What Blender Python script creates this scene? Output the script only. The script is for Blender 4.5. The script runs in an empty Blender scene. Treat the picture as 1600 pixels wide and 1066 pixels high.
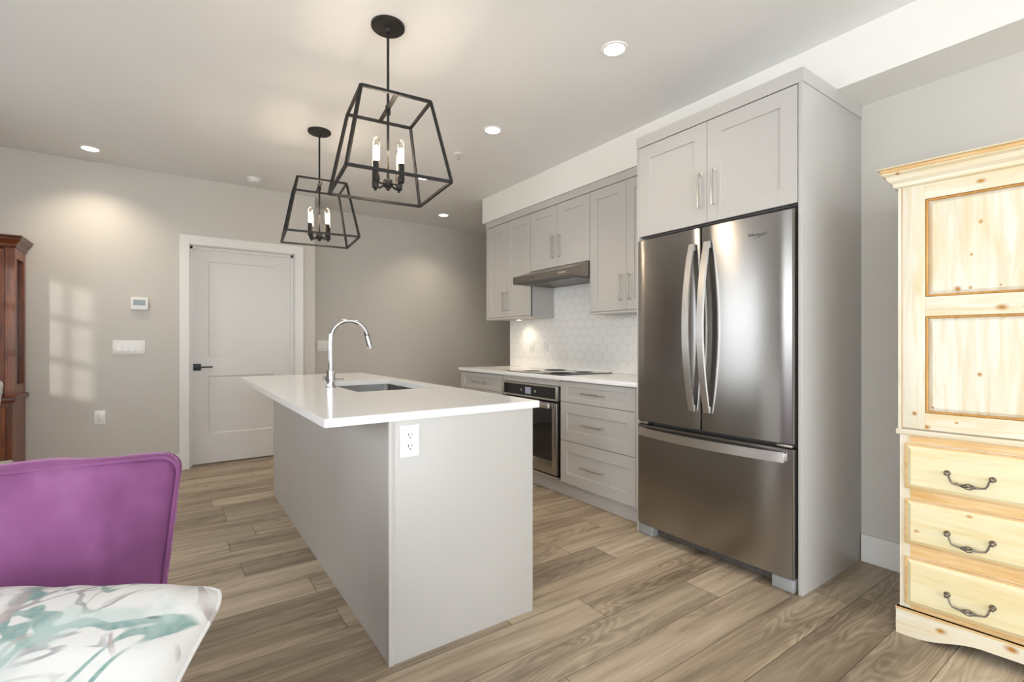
import bpy, bmesh, math, random
from mathutils import Vector, Matrix, noise
random.seed(4)
SC = bpy.context.scene
COL = SC.collection
PI = math.pi

# ------------------------------------------------------------------ camera, world, light, exposure
CAM_H = 1.1693
PSI = 0.6107
cam_d = bpy.data.cameras.new('camera')
cam_d.sensor_width = 36.0
cam_d.sensor_fit = 'HORIZONTAL'
cam_d.lens = 760.95 / 1600 * 36.0
cam_d.shift_y = 2.36 / 1600
cam_d.clip_start = 0.02
cam = bpy.data.objects.new('camera', cam_d)
cam.location = (0, 0, CAM_H)
cam.rotation_euler = (PI / 2, 0, -PSI)
COL.objects.link(cam)
SC.camera = cam

SC.view_settings.view_transform = 'Standard'
SC.view_settings.look = 'None'
SC.view_settings.gamma = 1.0
SC.view_settings.use_curve_mapping = False
SC.view_settings.exposure = 0.68

world = bpy.data.worlds.new('daylight')
SC.world = world
world.use_nodes = True
bg = world.node_tree.nodes['Background']
bg.inputs[0].default_value = (0.80, 0.90, 1.0, 1)
bg.inputs[1].default_value = 1.2


def lamp(name, kind, loc, energy, color=(1, 1, 1), parent=None, **kw):
    d = bpy.data.lights.new(name, kind)
    d.energy = energy
    d.color = color
    rot = kw.pop('rot', None)
    for k, v in kw.items():
        setattr(d, k, v)
    o = bpy.data.objects.new(name, d)
    o.location = loc
    if rot is not None:
        o.rotation_euler = rot
    COL.objects.link(o)
    if parent is not None:
        o.parent = parent
    return o


# low, hazy sun that reaches the back wall through the left window
sun_dir = Vector((1.0, 2.4, -0.30))
lamp('sun', 'SUN', (-6, -8, 5), 4.0, (1.0, 0.96, 0.90), angle=math.radians(1.1),
     rot=sun_dir.to_track_quat('-Z', 'Y').to_euler())
# daylight standing just outside the rear glass doors and the two left windows
lamp('daylight_rear', 'AREA', (0.45, -2.78, 1.25), 80, (0.90, 0.955, 1.0), shape='RECTANGLE', size=4.0, size_y=2.3,
     rot=(PI / 2, 0, 0))
lamp('daylight_left_front', 'AREA', (-2.30, 1.88, 1.62), 13, (0.92, 0.97, 1.0), shape='RECTANGLE', size=1.05, size_y=1.0,
     rot=(PI / 2, 0, -PI / 2))
lamp('daylight_left_rear', 'AREA', (-2.30, 3.70, 1.55), 10, (0.92, 0.97, 1.0), shape='RECTANGLE', size=1.0, size_y=1.3,
     rot=(PI / 2, 0, -PI / 2))


lamp('daylight_left_balcony', 'AREA', (-2.30, -0.95, 1.22), 70, (0.92, 0.965, 1.0), shape='RECTANGLE', size=2.4, size_y=2.2,
     rot=(PI / 2, 0, -PI / 2))


# ------------------------------------------------------------------ helpers
def lin(h):
    h = h.lstrip('#')
    out = []
    for i in (0, 2, 4):
        c = int(h[i:i + 2], 16) / 255
        out.append(c / 12.92 if c <= 0.04045 else ((c + 0.055) / 1.055) ** 2.4)
    return (out[0], out[1], out[2], 1)


class NT:
    """small node-tree writer"""
    def __init__(s, name):
        s.m = bpy.data.materials.new(name)
        s.m.use_nodes = True
        s.t = s.m.node_tree
        s.b = s.t.nodes['Principled BSDF']
        s.out = s.t.nodes['Material Output']

    def n(s, kind, **kw):
        nd = s.t.nodes.new(kind)
        for k, v in kw.items():
            if hasattr(nd, k):
                setattr(nd, k, v)
        return nd

    def link(s, a, b):
        s.t.links.new(a, b)

    def setp(s, nd, i, v):
        if v is None:
            return
        if hasattr(v, 'is_linked'):
            s.link(v, nd.inputs[i])
        else:
            nd.inputs[i].default_value = v

    def math(s, op, a, b=None, c=None, clamp=False):
        nd = s.n('ShaderNodeMath', operation=op)
        nd.use_clamp = clamp
        for i, v in enumerate((a, b, c)):
            s.setp(nd, i, v)
        return nd.outputs[0]

    def xyz(s):
        tc = s.n('ShaderNodeTexCoord')
        sp = s.n('ShaderNodeSeparateXYZ')
        s.link(tc.outputs['Object'], sp.inputs[0])
        return sp.outputs[0], sp.outputs[1], sp.outputs[2]

    def vec(s, x, y, z):
        nd = s.n('ShaderNodeCombineXYZ')
        for i, v in enumerate((x, y, z)):
            s.setp(nd, i, v)
        return nd.outputs[0]

    def obj(s, scale=(1, 1, 1)):
        tc = s.n('ShaderNodeTexCoord')
        mp = s.n('ShaderNodeMapping')
        mp.inputs['Scale'].default_value = scale
        s.link(tc.outputs['Object'], mp.inputs[0])
        return mp.outputs[0]

    def noise(s, v, scale=5, detail=2, rough=0.5, dist=0.0):
        nd = s.n('ShaderNodeTexNoise')
        nd.inputs['Scale'].default_value = scale
        nd.inputs['Detail'].default_value = detail
        nd.inputs['Roughness'].default_value = rough
        nd.inputs['Distortion'].default_value = dist
        if v is not None:
            s.link(v, nd.inputs['Vector'])
        return nd.outputs[0]

    def ramp(s, f, stops, interp='LINEAR'):
        nd = s.n('ShaderNodeValToRGB')
        cr = nd.color_ramp
        cr.interpolation = interp
        while len(cr.elements) < len(stops):
            cr.elements.new(0.5)
        for e, (p, c) in zip(cr.elements, stops):
            e.position = p
            e.color = c if not isinstance(c, (int, float)) else (c, c, c, 1)
        s.link(f, nd.inputs[0])
        return nd.outputs[0]

    def mix(s, f, a, b, mode='MIX'):
        nd = s.n('ShaderNodeMix', data_type='RGBA', blend_type=mode)
        s.setp(nd, 0, f)
        s.setp(nd, 6, a)
        s.setp(nd, 7, b)
        return nd.outputs[2]

    def bump(s, h, strength=0.1, dist=0.01):
        nd = s.n('ShaderNodeBump')
        nd.inputs['Strength'].default_value = strength
        nd.inputs['Distance'].default_value = dist
        s.link(h, nd.inputs['Height'])
        s.link(nd.outputs[0], s.b.inputs['Normal'])

    def base(s, c):
        s.setp(s.b, 'Base Color', c)

    def p(s, **kw):
        for k, v in kw.items():
            s.b.inputs[k.replace('_', ' ')].default_value = v


def paint(name, hexc, rough=0.5, var=0.03, scale=3.0, bump=0.0, metal=0.0, bscale=300, spec=0.5):
    t = NT(name)
    c = lin(hexc)
    f = t.noise(t.obj(), scale, 3)
    lo = tuple(x * (1 - var) for x in c[:3]) + (1,)
    hi = tuple(min(1, x * (1 + var)) for x in c[:3]) + (1,)
    t.base(t.ramp(f, [(0.3, lo), (0.7, hi)]))
    t.p(Roughness=rough, Metallic=metal, Specular_IOR_Level=spec)
    if bump:
        t.bump(t.noise(t.obj(), bscale, 2), bump, 0.002)
    return t.m


M = {}
M['wall'] = paint('wall_paint', '#cfcac2', 0.55, 0.01, 2, 0.04)
M['ceiling'] = paint('ceiling_paint', '#edecea', 0.75, 0.01, 2, 0.05)
M['soffit'] = paint('soffit_paint', '#efece6', 0.65, 0.01, 2, 0.03)
M['trim'] = paint('white_trim_paint', '#eae8e4', 0.35, 0.01)
M['door'] = paint('white_door_paint', '#e2dfdb', 0.38, 0.01)
M['cab'] = paint('taupe_cabinet_lacquer', '#bfbbb6', 0.36, 0.012, 1.5)
M['gap'] = paint('dark_gap', '#1a1817', 0.8, 0.05)
M['quartz'] = paint('white_quartz', '#f3f2f0', 0.14, 0.012, 40)
M['plastic'] = paint('white_plastic', '#f2f1ee', 0.3, 0.01)
M['plastic_shadow'] = paint('slot_dark', '#3a3836', 0.6, 0.05)
M['grey_plastic'] = paint('grey_plastic', '#969695', 0.45, 0.02)
M['black'] = paint('black_iron', '#120f0e', 0.5, 0.15, 20, 0.03)
M['matte_black'] = paint('matte_black', '#161515', 0.4, 0.05)
M['chrome'] = paint('chrome', '#c9c9cb', 0.07, 0.01, 3, 0, 1.0)
M['nickel'] = paint('brushed_nickel', '#d6d4d0', 0.32, 0.03, 30, 0, 1.0)
M['sinksteel'] = paint('sink_steel', '#8f8d8a', 0.32, 0.05, 20, 0, 1.0)
M['darkbody'] = paint('fridge_body', '#55524f', 0.5, 0.03)
M['pewter'] = paint('aged_pewter', '#7d756c', 0.38, 0.2, 60, 0.08, 1.0, 200)
M['grey_chair'] = paint('grey_painted_wood', '#b9b5ad', 0.45, 0.03)


def steel(name, hexc, rough, aniso=0.75):
    t = NT(name)
    v = t.obj((1, 1, 160))
    f = t.noise(v, 6, 2)
    c = lin(hexc)
    t.base(t.ramp(f, [(0.3, tuple(x * 0.95 for x in c[:3]) + (1,)), (0.7, c)]))
    t.p(Metallic=1.0, Roughness=rough, Anisotropic=aniso, Anisotropic_Rotation=0.25)
    tg = t.n('ShaderNodeTangent', direction_type='RADIAL', axis='Z')
    t.link(tg.outputs[0], t.b.inputs['Tangent'])
    return t.m


M['steel'] = steel('brushed_stainless', '#a8a5a2', 0.22)
M['steel_light'] = steel('satin_stainless', '#dddbd8', 0.33, 0.2)
M['hood'] = steel('hood_stainless', '#9b958e', 0.33)


def glass_black():
    t = NT('black_glass')
    f = t.noise(t.obj(), 4, 2)
    t.base(t.ramp(f, [(0.3, (0.006, 0.006, 0.007, 1)), (0.7, (0.009, 0.009, 0.010, 1))]))
    t.p(Roughness=0.05)
    return t.m


M['blackglass'] = glass_black()


def clear_glass(name, tint=(1, 1, 1, 1), refl=0.10):
    """thin pane: passes light straight through, with a mirror part"""
    t = NT(name)
    tr = t.n('ShaderNodeBsdfTransparent')
    f = t.noise(t.obj(), 2, 1)
    t.link(t.ramp(f, [(0.0, tuple(x * 0.98 for x in tint[:3]) + (1,)), (1.0, tint)]), tr.inputs[0])
    gl = t.n('ShaderNodeBsdfGlossy')
    gl.inputs['Roughness'].default_value = 0.02
    lw = t.n('ShaderNodeLayerWeight')
    lw.inputs[0].default_value = 0.25
    k = t.math('MULTIPLY_ADD', lw.outputs['Fresnel'], 0.8, refl * 0.3, clamp=True)
    mx = t.n('ShaderNodeMixShader')
    t.link(k, mx.inputs[0])
    t.link(tr.outputs[0], mx.inputs[1])
    t.link(gl.outputs[0], mx.inputs[2])
    t.link(mx.outputs[0], t.out.inputs[0])
    return t.m


M['pane'] = clear_glass('window_glass')
M['cabinet_glass'] = clear_glass('cabinet_glass', (0.82, 0.82, 0.80, 1), 0.8)
M['bulbglass'] = clear_glass('bulb_glass', (0.96, 0.93, 0.86, 1), 0.2)


def glow(name, color, strength):
    t = NT(name)
    f = t.noise(t.obj(), 8, 1)
    c = t.ramp(f, [(0.0, tuple(x * 0.97 for x in color[:3]) + (1,)), (1.0, color)])
    t.link(c, t.b.inputs['Emission Color'])
    t.base((0.9, 0.88, 0.85, 1))
    t.p(Emission_Strength=strength)
    return t.m


M['led'] = glow('led_diffuser', (1.0, 0.93, 0.82, 1), 6.0)
M['filament'] = glow('bulb_filament', (1.0, 0.72, 0.40, 1), 14.0)
M['lcd'] = glow('lcd_screen', (0.55, 0.60, 0.64, 1), 0.10)
M['lcd'].node_tree.nodes['Principled BSDF'].inputs['Base Color'].default_value = lin('#8f989c')
M['ovenlcd'] = glow('oven_display', (0.62, 0.64, 0.75, 1), 0.22)
M['ovenlcd'].node_tree.nodes['Principled BSDF'].inputs['Base Color'].default_value = lin('#303038')


def wood(name, dark, light, axis, rough=0.4, scale=1.0):
    t = NT(name)
    sc = {'x': (1.2, 14, 14), 'y': (14, 1.2, 14), 'z': (14, 14, 1.2)}[axis]
    v = t.obj(tuple(q * scale for q in sc))
    a = t.noise(v, 2.2, 5, 0.6, 0.6)
    b = t.noise(v, 9.0, 3, 0.6)
    f = t.math('MULTIPLY_ADD', b, 0.35, t.math('MULTIPLY', a, 0.65))
    t.base(t.ramp(f, [(0.32, lin(dark)), (0.68, lin(light))]))
    t.p(Roughness=rough)
    t.bump(f, 0.06, 0.003)
    return t.m


M['cherry'] = wood('cherry_wood', '#45200e', '#965024', 'z', 0.3)
M['cherry_x'] = wood('cherry_wood_crosswise', '#35140a', '#7a3a18', 'x', 0.3)


def pine(name, pale, mid, honey, axis, knots=1.0):
    t = NT(name)
    sc = {'x': (1.0, 12, 12), 'z': (12, 12, 1.0)}[axis]
    v = t.obj(sc)
    a = t.noise(v, 2.4, 5, 0.6, 0.8)
    base = t.ramp(a, [(0.30, lin(mid)), (0.58, lin(pale))])
    # honey-coloured knots, stretched with the grain
    ks = {'x': (6.0, 9, 9.0), 'z': (10.0, 9, 8.5)}[axis]
    vo = t.n('ShaderNodeTexVoronoi', voronoi_dimensions='2D')
    vo.inputs['Scale'].default_value = 1.0
    vo.inputs['Randomness'].default_value = 1.0
    wv = t.n('ShaderNodeVectorMath', operation='ADD')
    kx, ky, kz = t.xyz()
    t.link(t.vec(t.math('MULTIPLY', kx, ks[0]), t.math('MULTIPLY', kz, ks[2]), 0.0), wv.inputs[0])
    wn = t.n('ShaderNodeTexNoise')
    wn.inputs['Scale'].default_value = 12
    sc2 = t.n('ShaderNodeVectorMath', operation='SCALE')
    t.link(t.obj(), wn.inputs['Vector'])
    t.link(wn.outputs[1], sc2.inputs[0])
    sc2.inputs['Scale'].default_value = 0.12
    t.link(sc2.outputs[0], wv.inputs[1])
    t.link(wv.outputs[0], vo.inputs['Vector'])
    rnd = t.n('ShaderNodeSeparateColor')
    t.link(vo.outputs['Color'], rnd.inputs[0])
    size = t.math('MULTIPLY_ADD', rnd.outputs[0], 0.10, 0.045)
    near = t.math('SUBTRACT', 1.0, t.math('DIVIDE', vo.outputs['Distance'], size), clamp=True)
    pick = t.math('GREATER_THAN', rnd.outputs[1], 0.60)
    k = t.math('MULTIPLY', t.math('MULTIPLY', near, 1.3, clamp=True), pick)
    k = t.math('MULTIPLY', k, knots, clamp=True)
    c = t.mix(k, base, lin(honey))
    # soft yellow streaks where the whitewash is thin
    s = t.noise(t.obj({'x': (2, 9, 9), 'z': (9, 9, 1.6)}[axis]), 1.1, 4, 0.55, 0.5)
    sf = t.ramp(s, [(0.52, 0.0), (0.72, 0.48)])
    c = t.mix(sf, c, lin('#dfbd78'))
    t.base(c)
    t.p(Roughness=0.42)
    t.bump(a, 0.05, 0.002)
    return t.m


M['pine'] = pine('whitewashed_pine', '#e8e1d0', '#d6c6a2', '#b0761c', 'z')
M['pine_x'] = pine('whitewashed_pine_crosswise', '#e8dfcb', '#dac8a0', '#b0761c', 'x')
M['pine_drawer'] = pine('yellow_pine', '#ebdfb8', '#e2cf9a', '#b8822a', 'x', 0.8)
M['honey'] = wood('honey_pine_edge', '#cf9a52', '#efd2a0', 'x', 0.4)
M['honey_z'] = wood('honey_pine_edge_upright', '#b4762a', '#d9a95e', 'z', 0.4)


def floor_mat():
    t = NT('oak_planks')
    x, y, z = t.xyz()
    PW, PL = 0.184, 1.22
    yr = t.math('DIVIDE', t.math('ADD', y, 20.06), PW)
    row = t.math('FLOOR', yr)
    wn1 = t.n('ShaderNodeTexWhiteNoise', noise_dimensions='1D')
    t.link(row, wn1.inputs['W'])
    xs = t.math('ADD', t.math('DIVIDE', x, PL), t.math('MULTIPLY_ADD', wn1.outputs[0], 7.0, 20.0))
    colm = t.math('FLOOR', xs)
    wn2 = t.n('ShaderNodeTexWhiteNoise', noise_dimensions='2D')
    t.link(t.vec(row, colm, 0.0), wn2.inputs['Vector'])
    idv = wn2.outputs[0]
    sepc = t.n('ShaderNodeSeparateColor')
    t.link(wn2.outputs[1], sepc.inputs[0])
    # seams
    fy = t.math('FRACT', yr)
    fx = t.math('FRACT', xs)
    ey = t.math('MULTIPLY', t.math('MINIMUM', fy, t.math('SUBTRACT', 1.0, fy)), PW)
    ex = t.math('MULTIPLY', t.math('MINIMUM', fx, t.math('SUBTRACT', 1.0, fx)), PL)
    seam = t.math('LESS_THAN', t.math('MINIMUM', ey, ex), 0.0013)
    # grain: contour rings of a stretched noise, a new patch of it on every plank
    off = t.math('MULTIPLY', idv, 57.0)
    gx = t.math('MULTIPLY_ADD', x, 1.0, off)
    gy = t.math('MULTIPLY_ADD', y, 5.2, t.math('MULTIPLY', sepc.outputs[1], 31.0))
    gv = t.vec(gx, gy, off)
    big = t.noise(gv, 1.35, 2, 0.45, 0.35)
    ring = t.math('FRACT', t.math('MULTIPLY', big, 17.0))
    ring = t.math('MULTIPLY', t.math('ABSOLUTE', t.math('SUBTRACT', ring, 0.5)), 2.0)
    ring_amt = t.ramp(t.noise(t.vec(gx, t.math('MULTIPLY', gy, 0.5), t.math('ADD', off, 9.0)), 1.1, 1), [(0.42, 0.0), (0.62, 1.0)])
    fine = t.noise(t.vec(t.math('MULTIPLY', x, 3.0), t.math('MULTIPLY', y, 95.0), off), 1.6, 4, 0.65)
    streak = t.noise(t.vec(t.math('MULTIPLY', x, 0.9), t.math('MULTIPLY', y, 13.0), off), 1.8, 3, 0.55, 0.4)
    v = t.math('MULTIPLY_ADD', streak, 0.62, t.math('MULTIPLY', fine, 0.20))
    v = t.math('ADD', v, t.math('MULTIPLY', t.math('SUBTRACT', big, 0.5), 0.42))
    v = t.math('ADD', v, t.math('MULTIPLY', t.math('MULTIPLY', t.math('SUBTRACT', ring, 0.5), ring_amt), 0.17))
    v = t.math('ADD', v, t.math('MULTIPLY', t.math('SUBTRACT', idv, 0.5), 0.20))
    c = t.ramp(v, [(0.18, lin('#7a6a56')), (0.36, lin('#a08e77')), (0.50, lin('#baa88f')), (0.68, lin('#d1c0a8'))])
    grey = t.ramp(sepc.outputs[2], [(0.3, 0.0), (0.9, 0.45)])
    c = t.mix(grey, c, t.mix(0.55, c, lin('#8f8374')))
    c = t.mix(seam, c, lin('#4a3a2d'))
    t.base(c)
    t.setp(t.b, 'Roughness', t.math('MULTIPLY_ADD', fine, 0.15, 0.36))
    hgt = t.math('SUBTRACT', t.math('MULTIPLY', fine, 0.15), t.math('MULTIPLY', seam, 1.0))
    t.bump(hgt, 0.10, 0.002)
    return t.m


M['floor'] = floor_mat()


def hex_tile():
    t = NT('white_hexagon_tile')
    x, y, z = t.xyz()
    px = t.math('DIVIDE', t.math('ADD', y, 10.02), 0.113)
    py = t.math('MULTIPLY', t.math('DIVIDE', t.math('ADD', z, 9.0), 0.0723), 0.8660254)
    R3 = 1.7320508

    def cell(ox, oy):
        a = t.math('SUBTRACT', t.math('MODULO', t.math('ADD', px, ox), 1.0), 0.5)
        b = t.math('SUBTRACT', t.math('MODULO', t.math('ADD', py, oy), R3), R3 / 2)
        return t.math('ABSOLUTE', a), t.math('ABSOLUTE', b)
    ax, ay = cell(0.0, 0.0)
    bx, by = cell(0.5, R3 / 2)

    def dist(u, w):
        return t.math('MAXIMUM', u, t.math('ADD', t.math('MULTIPLY', u, 0.5), t.math('MULTIPLY', w, 0.8660254)))
    d = t.math('MINIMUM', dist(ax, ay), dist(bx, by))
    g = t.ramp(d, [(0.472, 0.0), (0.488, 1.0)])
    c = t.mix(g, lin('#f3f2ef'), lin('#d6d4cf'))
    t.base(c)
    t.setp(t.b, 'Roughness', t.math('MULTIPLY_ADD', g, 0.5, 0.16))
    t.bump(t.math('SUBTRACT', 1.0, g), 0.25, 0.002)
    return t.m


M['hextile'] = hex_tile()


def velvet():
    t = NT('purple_velvet')
    v = t.obj()
    a = t.noise(v, 4.0, 3, 0.5, 0.4)
    b = t.noise(t.obj((3, 3, 1.2)), 2.2, 3, 0.5, 0.5)
    f = t.math('MULTIPLY_ADD', b, 0.5, t.math('MULTIPLY', a, 0.5))
    t.base(t.ramp(f, [(0.34, lin('#7b4872')), (0.50, lin('#8f5787')), (0.66, lin('#a873a1'))]))
    t.p(Roughness=0.75, Sheen_Weight=0.55, Sheen_Roughness=0.35, Specular_IOR_Level=0.2)
    t.b.inputs['Sheen Tint'].default_value = lin('#dca6d6')
    t.bump(t.noise(v, 22, 3), 0.12, 0.01)
    return t.m


M['velvet'] = velvet()


def watercolour():
    t = NT('watercolour_print_cotton')
    v = t.obj()

    def band(scale, w, dist, seed, stretch=(1, 1, 1)):
        mp = t.n('ShaderNodeMapping')
        mp.inputs['Location'].default_value = (seed, seed * 0.7, seed * 1.3)
        mp.inputs['Scale'].default_value = stretch
        mp.inputs['Rotation'].default_value = (0, 0, 0.5)
        tc = t.n('ShaderNodeTexCoord')
        t.link(tc.outputs['Object'], mp.inputs[0])
        q = t.noise(mp.outputs[0], scale, 2, 0.45, dist)
        q = t.math('ABSOLUTE', t.math('SUBTRACT', q, 0.5))
        return t.ramp(q, [(w * 0.75, 1.0), (w, 0.0)])

    def blot(scale, lo, hi, seed):
        mp = t.n('ShaderNodeMapping')
        mp.inputs['Location'].default_value = (seed, seed * 0.3, seed)
        tc = t.n('ShaderNodeTexCoord')
        t.link(tc.outputs['Object'], mp.inputs[0])
        q = t.noise(mp.outputs[0], scale, 2, 0.5, 1.0)
        return t.ramp(q, [(lo, 0.0), (hi, 1.0)])
    wash = t.noise(v, 55, 3, 0.6)
    c = lin('#dcdad7')
    m1 = t.math('MULTIPLY', band(5.5, 0.034, 0.8, 3.1, (1.0, 1.6, 1)), blot(3.2, 0.43, 0.49, 8.2))
    c = t.mix(t.math('MULTIPLY', m1, t.math('MULTIPLY_ADD', wash, 0.5, 0.5)), c, lin('#8c878b'))
    m2 = t.math('MULTIPLY', band(3.2, 0.030, 0.9, 11.7, (1.4, 1.0, 1)), blot(3.0, 0.48, 0.54, 2.9))
    c = t.mix(t.math('MULTIPLY', m2, t.math('MULTIPLY_ADD', wash, 0.7, 0.45), clamp=True), c, lin('#6b938d'))
    m3 = t.math('MULTIPLY', band(5.0, 0.028, 0.8, 23.3, (1.5, 1.0, 1)), blot(3.4, 0.44, 0.50, 15.1))
    c = t.mix(t.math('MULTIPLY', m3, 0.8), c, lin('#a89c98'))
    m4 = blot(5.5, 0.58, 0.66, 31.0)
    c = t.mix(t.math('MULTIPLY', m4, t.math('MULTIPLY_ADD', wash, 0.6, 0.3)), c, lin('#b9c9c4'))
    m5 = blot(6.5, 0.68, 0.72, 44.0)
    c = t.mix(t.math('MULTIPLY', m5, 0.9), c, lin('#5f676d'))
    t.base(c)
    t.p(Roughness=0.7, Sheen_Weight=0.1, Specular_IOR_Level=0.25)
    t.bump(t.noise(v, 400, 2), 0.06, 0.001)
    return t.m


M['print'] = watercolour()


# ------------------------------------------------------------------ mesh builder
class MB:
    def __init__(s):
        s.bm = bmesh.new()

    def box(s, x0, x1, y0, y1, z0, z1, bev=0.0, seg=2):
        x0, x1 = min(x0, x1), max(x0, x1)
        y0, y1 = min(y0, y1), max(y0, y1)
        z0, z1 = min(z0, z1), max(z0, z1)
        r = bmesh.ops.create_cube(s.bm, size=1.0)
        for v in r['verts']:
            v.co = Vector(((x0 + x1) / 2 + v.co.x * (x1 - x0), (y0 + y1) / 2 + v.co.y * (y1 - y0), (z0 + z1) / 2 + v.co.z * (z1 - z0)))
        if bev:
            es = list({e for v in r['verts'] for e in v.link_edges})
            bmesh.ops.bevel(s.bm, geom=es, offset=bev, segments=seg, affect='EDGES', profile=0.5)
        return s

    def tube(s, pts, r, n=10, cap=True, flat=None):
        """round (or r=(a,b) oval / flat) sweep along pts; flat = fixed side direction"""
        pts = [Vector(p) for p in pts]
        rs = r if isinstance(r, list) else [r] * len(pts)
        rings = []
        prev = None
        for i, p in enumerate(pts):
            if i == 0:
                d = pts[1] - pts[0]
            elif i == len(pts) - 1:
                d = pts[-1] - pts[-2]
            else:
                d = (pts[i + 1] - pts[i]).normalized() + (pts[i] - pts[i - 1]).normalized()
            d.normalize()
            if flat is not None:
                a = Vector(flat)
                a = (a - d * a.dot(d)).normalized()
            elif prev is None:
                a = d.orthogonal().normalized()
            else:
                a = (prev - d * prev.dot(d)).normalized()
            prev = a
            b = d.cross(a)
            ra, rb = rs[i] if isinstance(rs[i], tuple) else (rs[i], rs[i])
            rings.append([s.bm.verts.new(p + a * (ra * math.cos(2 * PI * k / n)) + b * (rb * math.sin(2 * PI * k / n))) for k in range(n)])
        for A, B in zip(rings, rings[1:]):
            for k in range(n):
                s.bm.faces.new((A[k], A[(k + 1) % n], B[(k + 1) % n], B[k]))
        if cap:
            s.bm.faces.new(rings[0][::-1])
            s.bm.faces.new(rings[-1])
        return s

    def bar(s, p0, p1, w, h=None, up=(0, 0, 1)):
        """square bar from p0 to p1"""
        h = h or w
        p0, p1 = Vector(p0), Vector(p1)
        d = (p1 - p0).normalized()
        u = Vector(up)
        if abs(d.dot(u)) > 0.98:
            u = Vector((1, 0, 0))
        a = d.cross(u).normalized()
        b = a.cross(d)
        q = []
        for p in (p0, p1):
            q.append([s.bm.verts.new(p + a * (sx * w / 2) + b * (sy * h / 2)) for sx, sy in ((-1, -1), (1, -1), (1, 1), (-1, 1))])
        for k in range(4):
            s.bm.faces.new((q[0][k], q[0][(k + 1) % 4], q[1][(k + 1) % 4], q[1][k]))
        s.bm.faces.new(q[0][::-1])
        s.bm.faces.new(q[1])
        return s

    def lathe(s, prof, c=(0, 0, 0), n=32, axis='z'):
        """prof: list of (r, h)"""
        c = Vector(c)
        rings = []
        for r, h in prof:
            ring = []
            for k in range(n):
                a = 2 * PI * k / n
                u, w = r * math.cos(a), r * math.sin(a)
                p = {'z': Vector((u, w, h)), 'x': Vector((h, u, w)), 'y': Vector((w, h, u))}[axis]
                ring.append(s.bm.verts.new(c + p))
            rings.append(ring)
        for A, B in zip(rings, rings[1:]):
            for k in range(n):
                s.bm.faces.new((A[k], A[(k + 1) % n], B[(k + 1) % n], B[k]))
        if prof[0][0] > 1e-6:
            s.bm.faces.new(rings[0][::-1])
        if prof[-1][0] > 1e-6:
            s.bm.faces.new(rings[-1])
        return s

    def prism(s, poly, axis, a0, a1):
        """poly of 2d points; axis x: (y,z), y: (x,z), z: (x,y)"""
        f = {'x': lambda u, w, a: (a, u, w), 'y': lambda u, w, a: (u, a, w), 'z': lambda u, w, a: (u, w, a)}[axis]
        A = [s.bm.verts.new(f(u, w, a0)) for u, w in poly]
        B = [s.bm.verts.new(f(u, w, a1)) for u, w in poly]
        n = len(poly)
        for k in range(n):
            s.bm.faces.new((A[k], A[(k + 1) % n], B[(k + 1) % n], B[k]))
        s.bm.faces.new(A[::-1])
        s.bm.faces.new(B)
        return s

    def slab_hole(s, o, i, z0, z1, bev=0.002):
        """rect slab o=(x0,x1,y0,y1) with rect hole i"""
        def ring(r, z):
            return [s.bm.verts.new(p + (z,)) for p in ((r[0], r[2]), (r[1], r[2]), (r[1], r[3]), (r[0], r[3]))]
        ot, it, ob, ib = ring(o, z1), ring(i, z1), ring(o, z0), ring(i, z0)
        for k in range(4):
            j = (k + 1) % 4
            s.bm.faces.new((ot[k], ot[j], it[j], it[k]))
            s.bm.faces.new((ob[j], ob[k], ib[k], ib[j]))
            s.bm.faces.new((ob[k], ob[j], ot[j], ot[k]))
            s.bm.faces.new((it[k], it[j], ib[j], ib[k]))
        if bev:
            s.bm.edges.ensure_lookup_table()
            es = [e for e in s.bm.edges if len(e.link_faces) == 2 and e.calc_face_angle(0) > 1.0]
            bmesh.ops.bevel(s.bm, geom=es, offset=bev, segments=2, affect='EDGES', profile=0.5)
        return s


OFF = {}


def build(mb, name, mat, parent=None, local=False, smooth=True, angle=32):
    bm = mb.bm if isinstance(mb, MB) else mb
    bmesh.ops.remove_doubles(bm, verts=bm.verts, dist=1e-6)
    bmesh.ops.recalc_face_normals(bm, faces=bm.faces)
    if parent is not None and not local:
        o_ = OFF.get(parent.name, Vector((0, 0, 0)))
        if o_.length:
            bmesh.ops.translate(bm, verts=bm.verts, vec=-o_)
    me = bpy.data.meshes.new(name)
    bm.to_mesh(me)
    bm.free()
    me.materials.append(mat)
    if smooth:
        me.shade_smooth()
        me.set_sharp_from_angle(angle=math.radians(angle))
    o = bpy.data.objects.new(name, me)
    COL.objects.link(o)
    if parent is not None:
        o.parent = parent
        OFF[o.name] = OFF.get(parent.name, Vector((0, 0, 0)))
    return o


def thing(name, label, cat, loc=(0, 0, 0), rz=0.0, group=None):
    o = bpy.data.objects.new(name, None)
    o.empty_display_size = 0.1
    o.location = loc
    o.rotation_euler = (0, 0, rz)
    COL.objects.link(o)
    OFF[o.name] = Vector(loc)
    o['label'] = label
    o['category'] = cat
    if group:
        o['group'] = group
    return o


def tag(o, label, cat, group=None):
    o['label'] = label
    o['category'] = cat
    if group:
        o['group'] = group
    return o


def struct(mb, name, mat, parent=None, smooth=False):
    o = build(mb, name, mat, parent, smooth=smooth)
    if parent is None:
        o['kind'] = 'structure'
    return o


def dup(root, loc, label=None, rz=None):
    kids = list(root.children)
    r = root.copy()
    COL.objects.link(r)
    r.location = loc
    if rz is not None:
        r.rotation_euler = (0, 0, rz)
    if label:
        r['label'] = label
    OFF[r.name] = Vector(loc)
    for ch in kids:
        sub = list(ch.children)
        c = ch.copy()
        COL.objects.link(c)
        c.parent = r
        for g in sub:
            d = g.copy()
            COL.objects.link(d)
            d.parent = c
    return r


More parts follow.
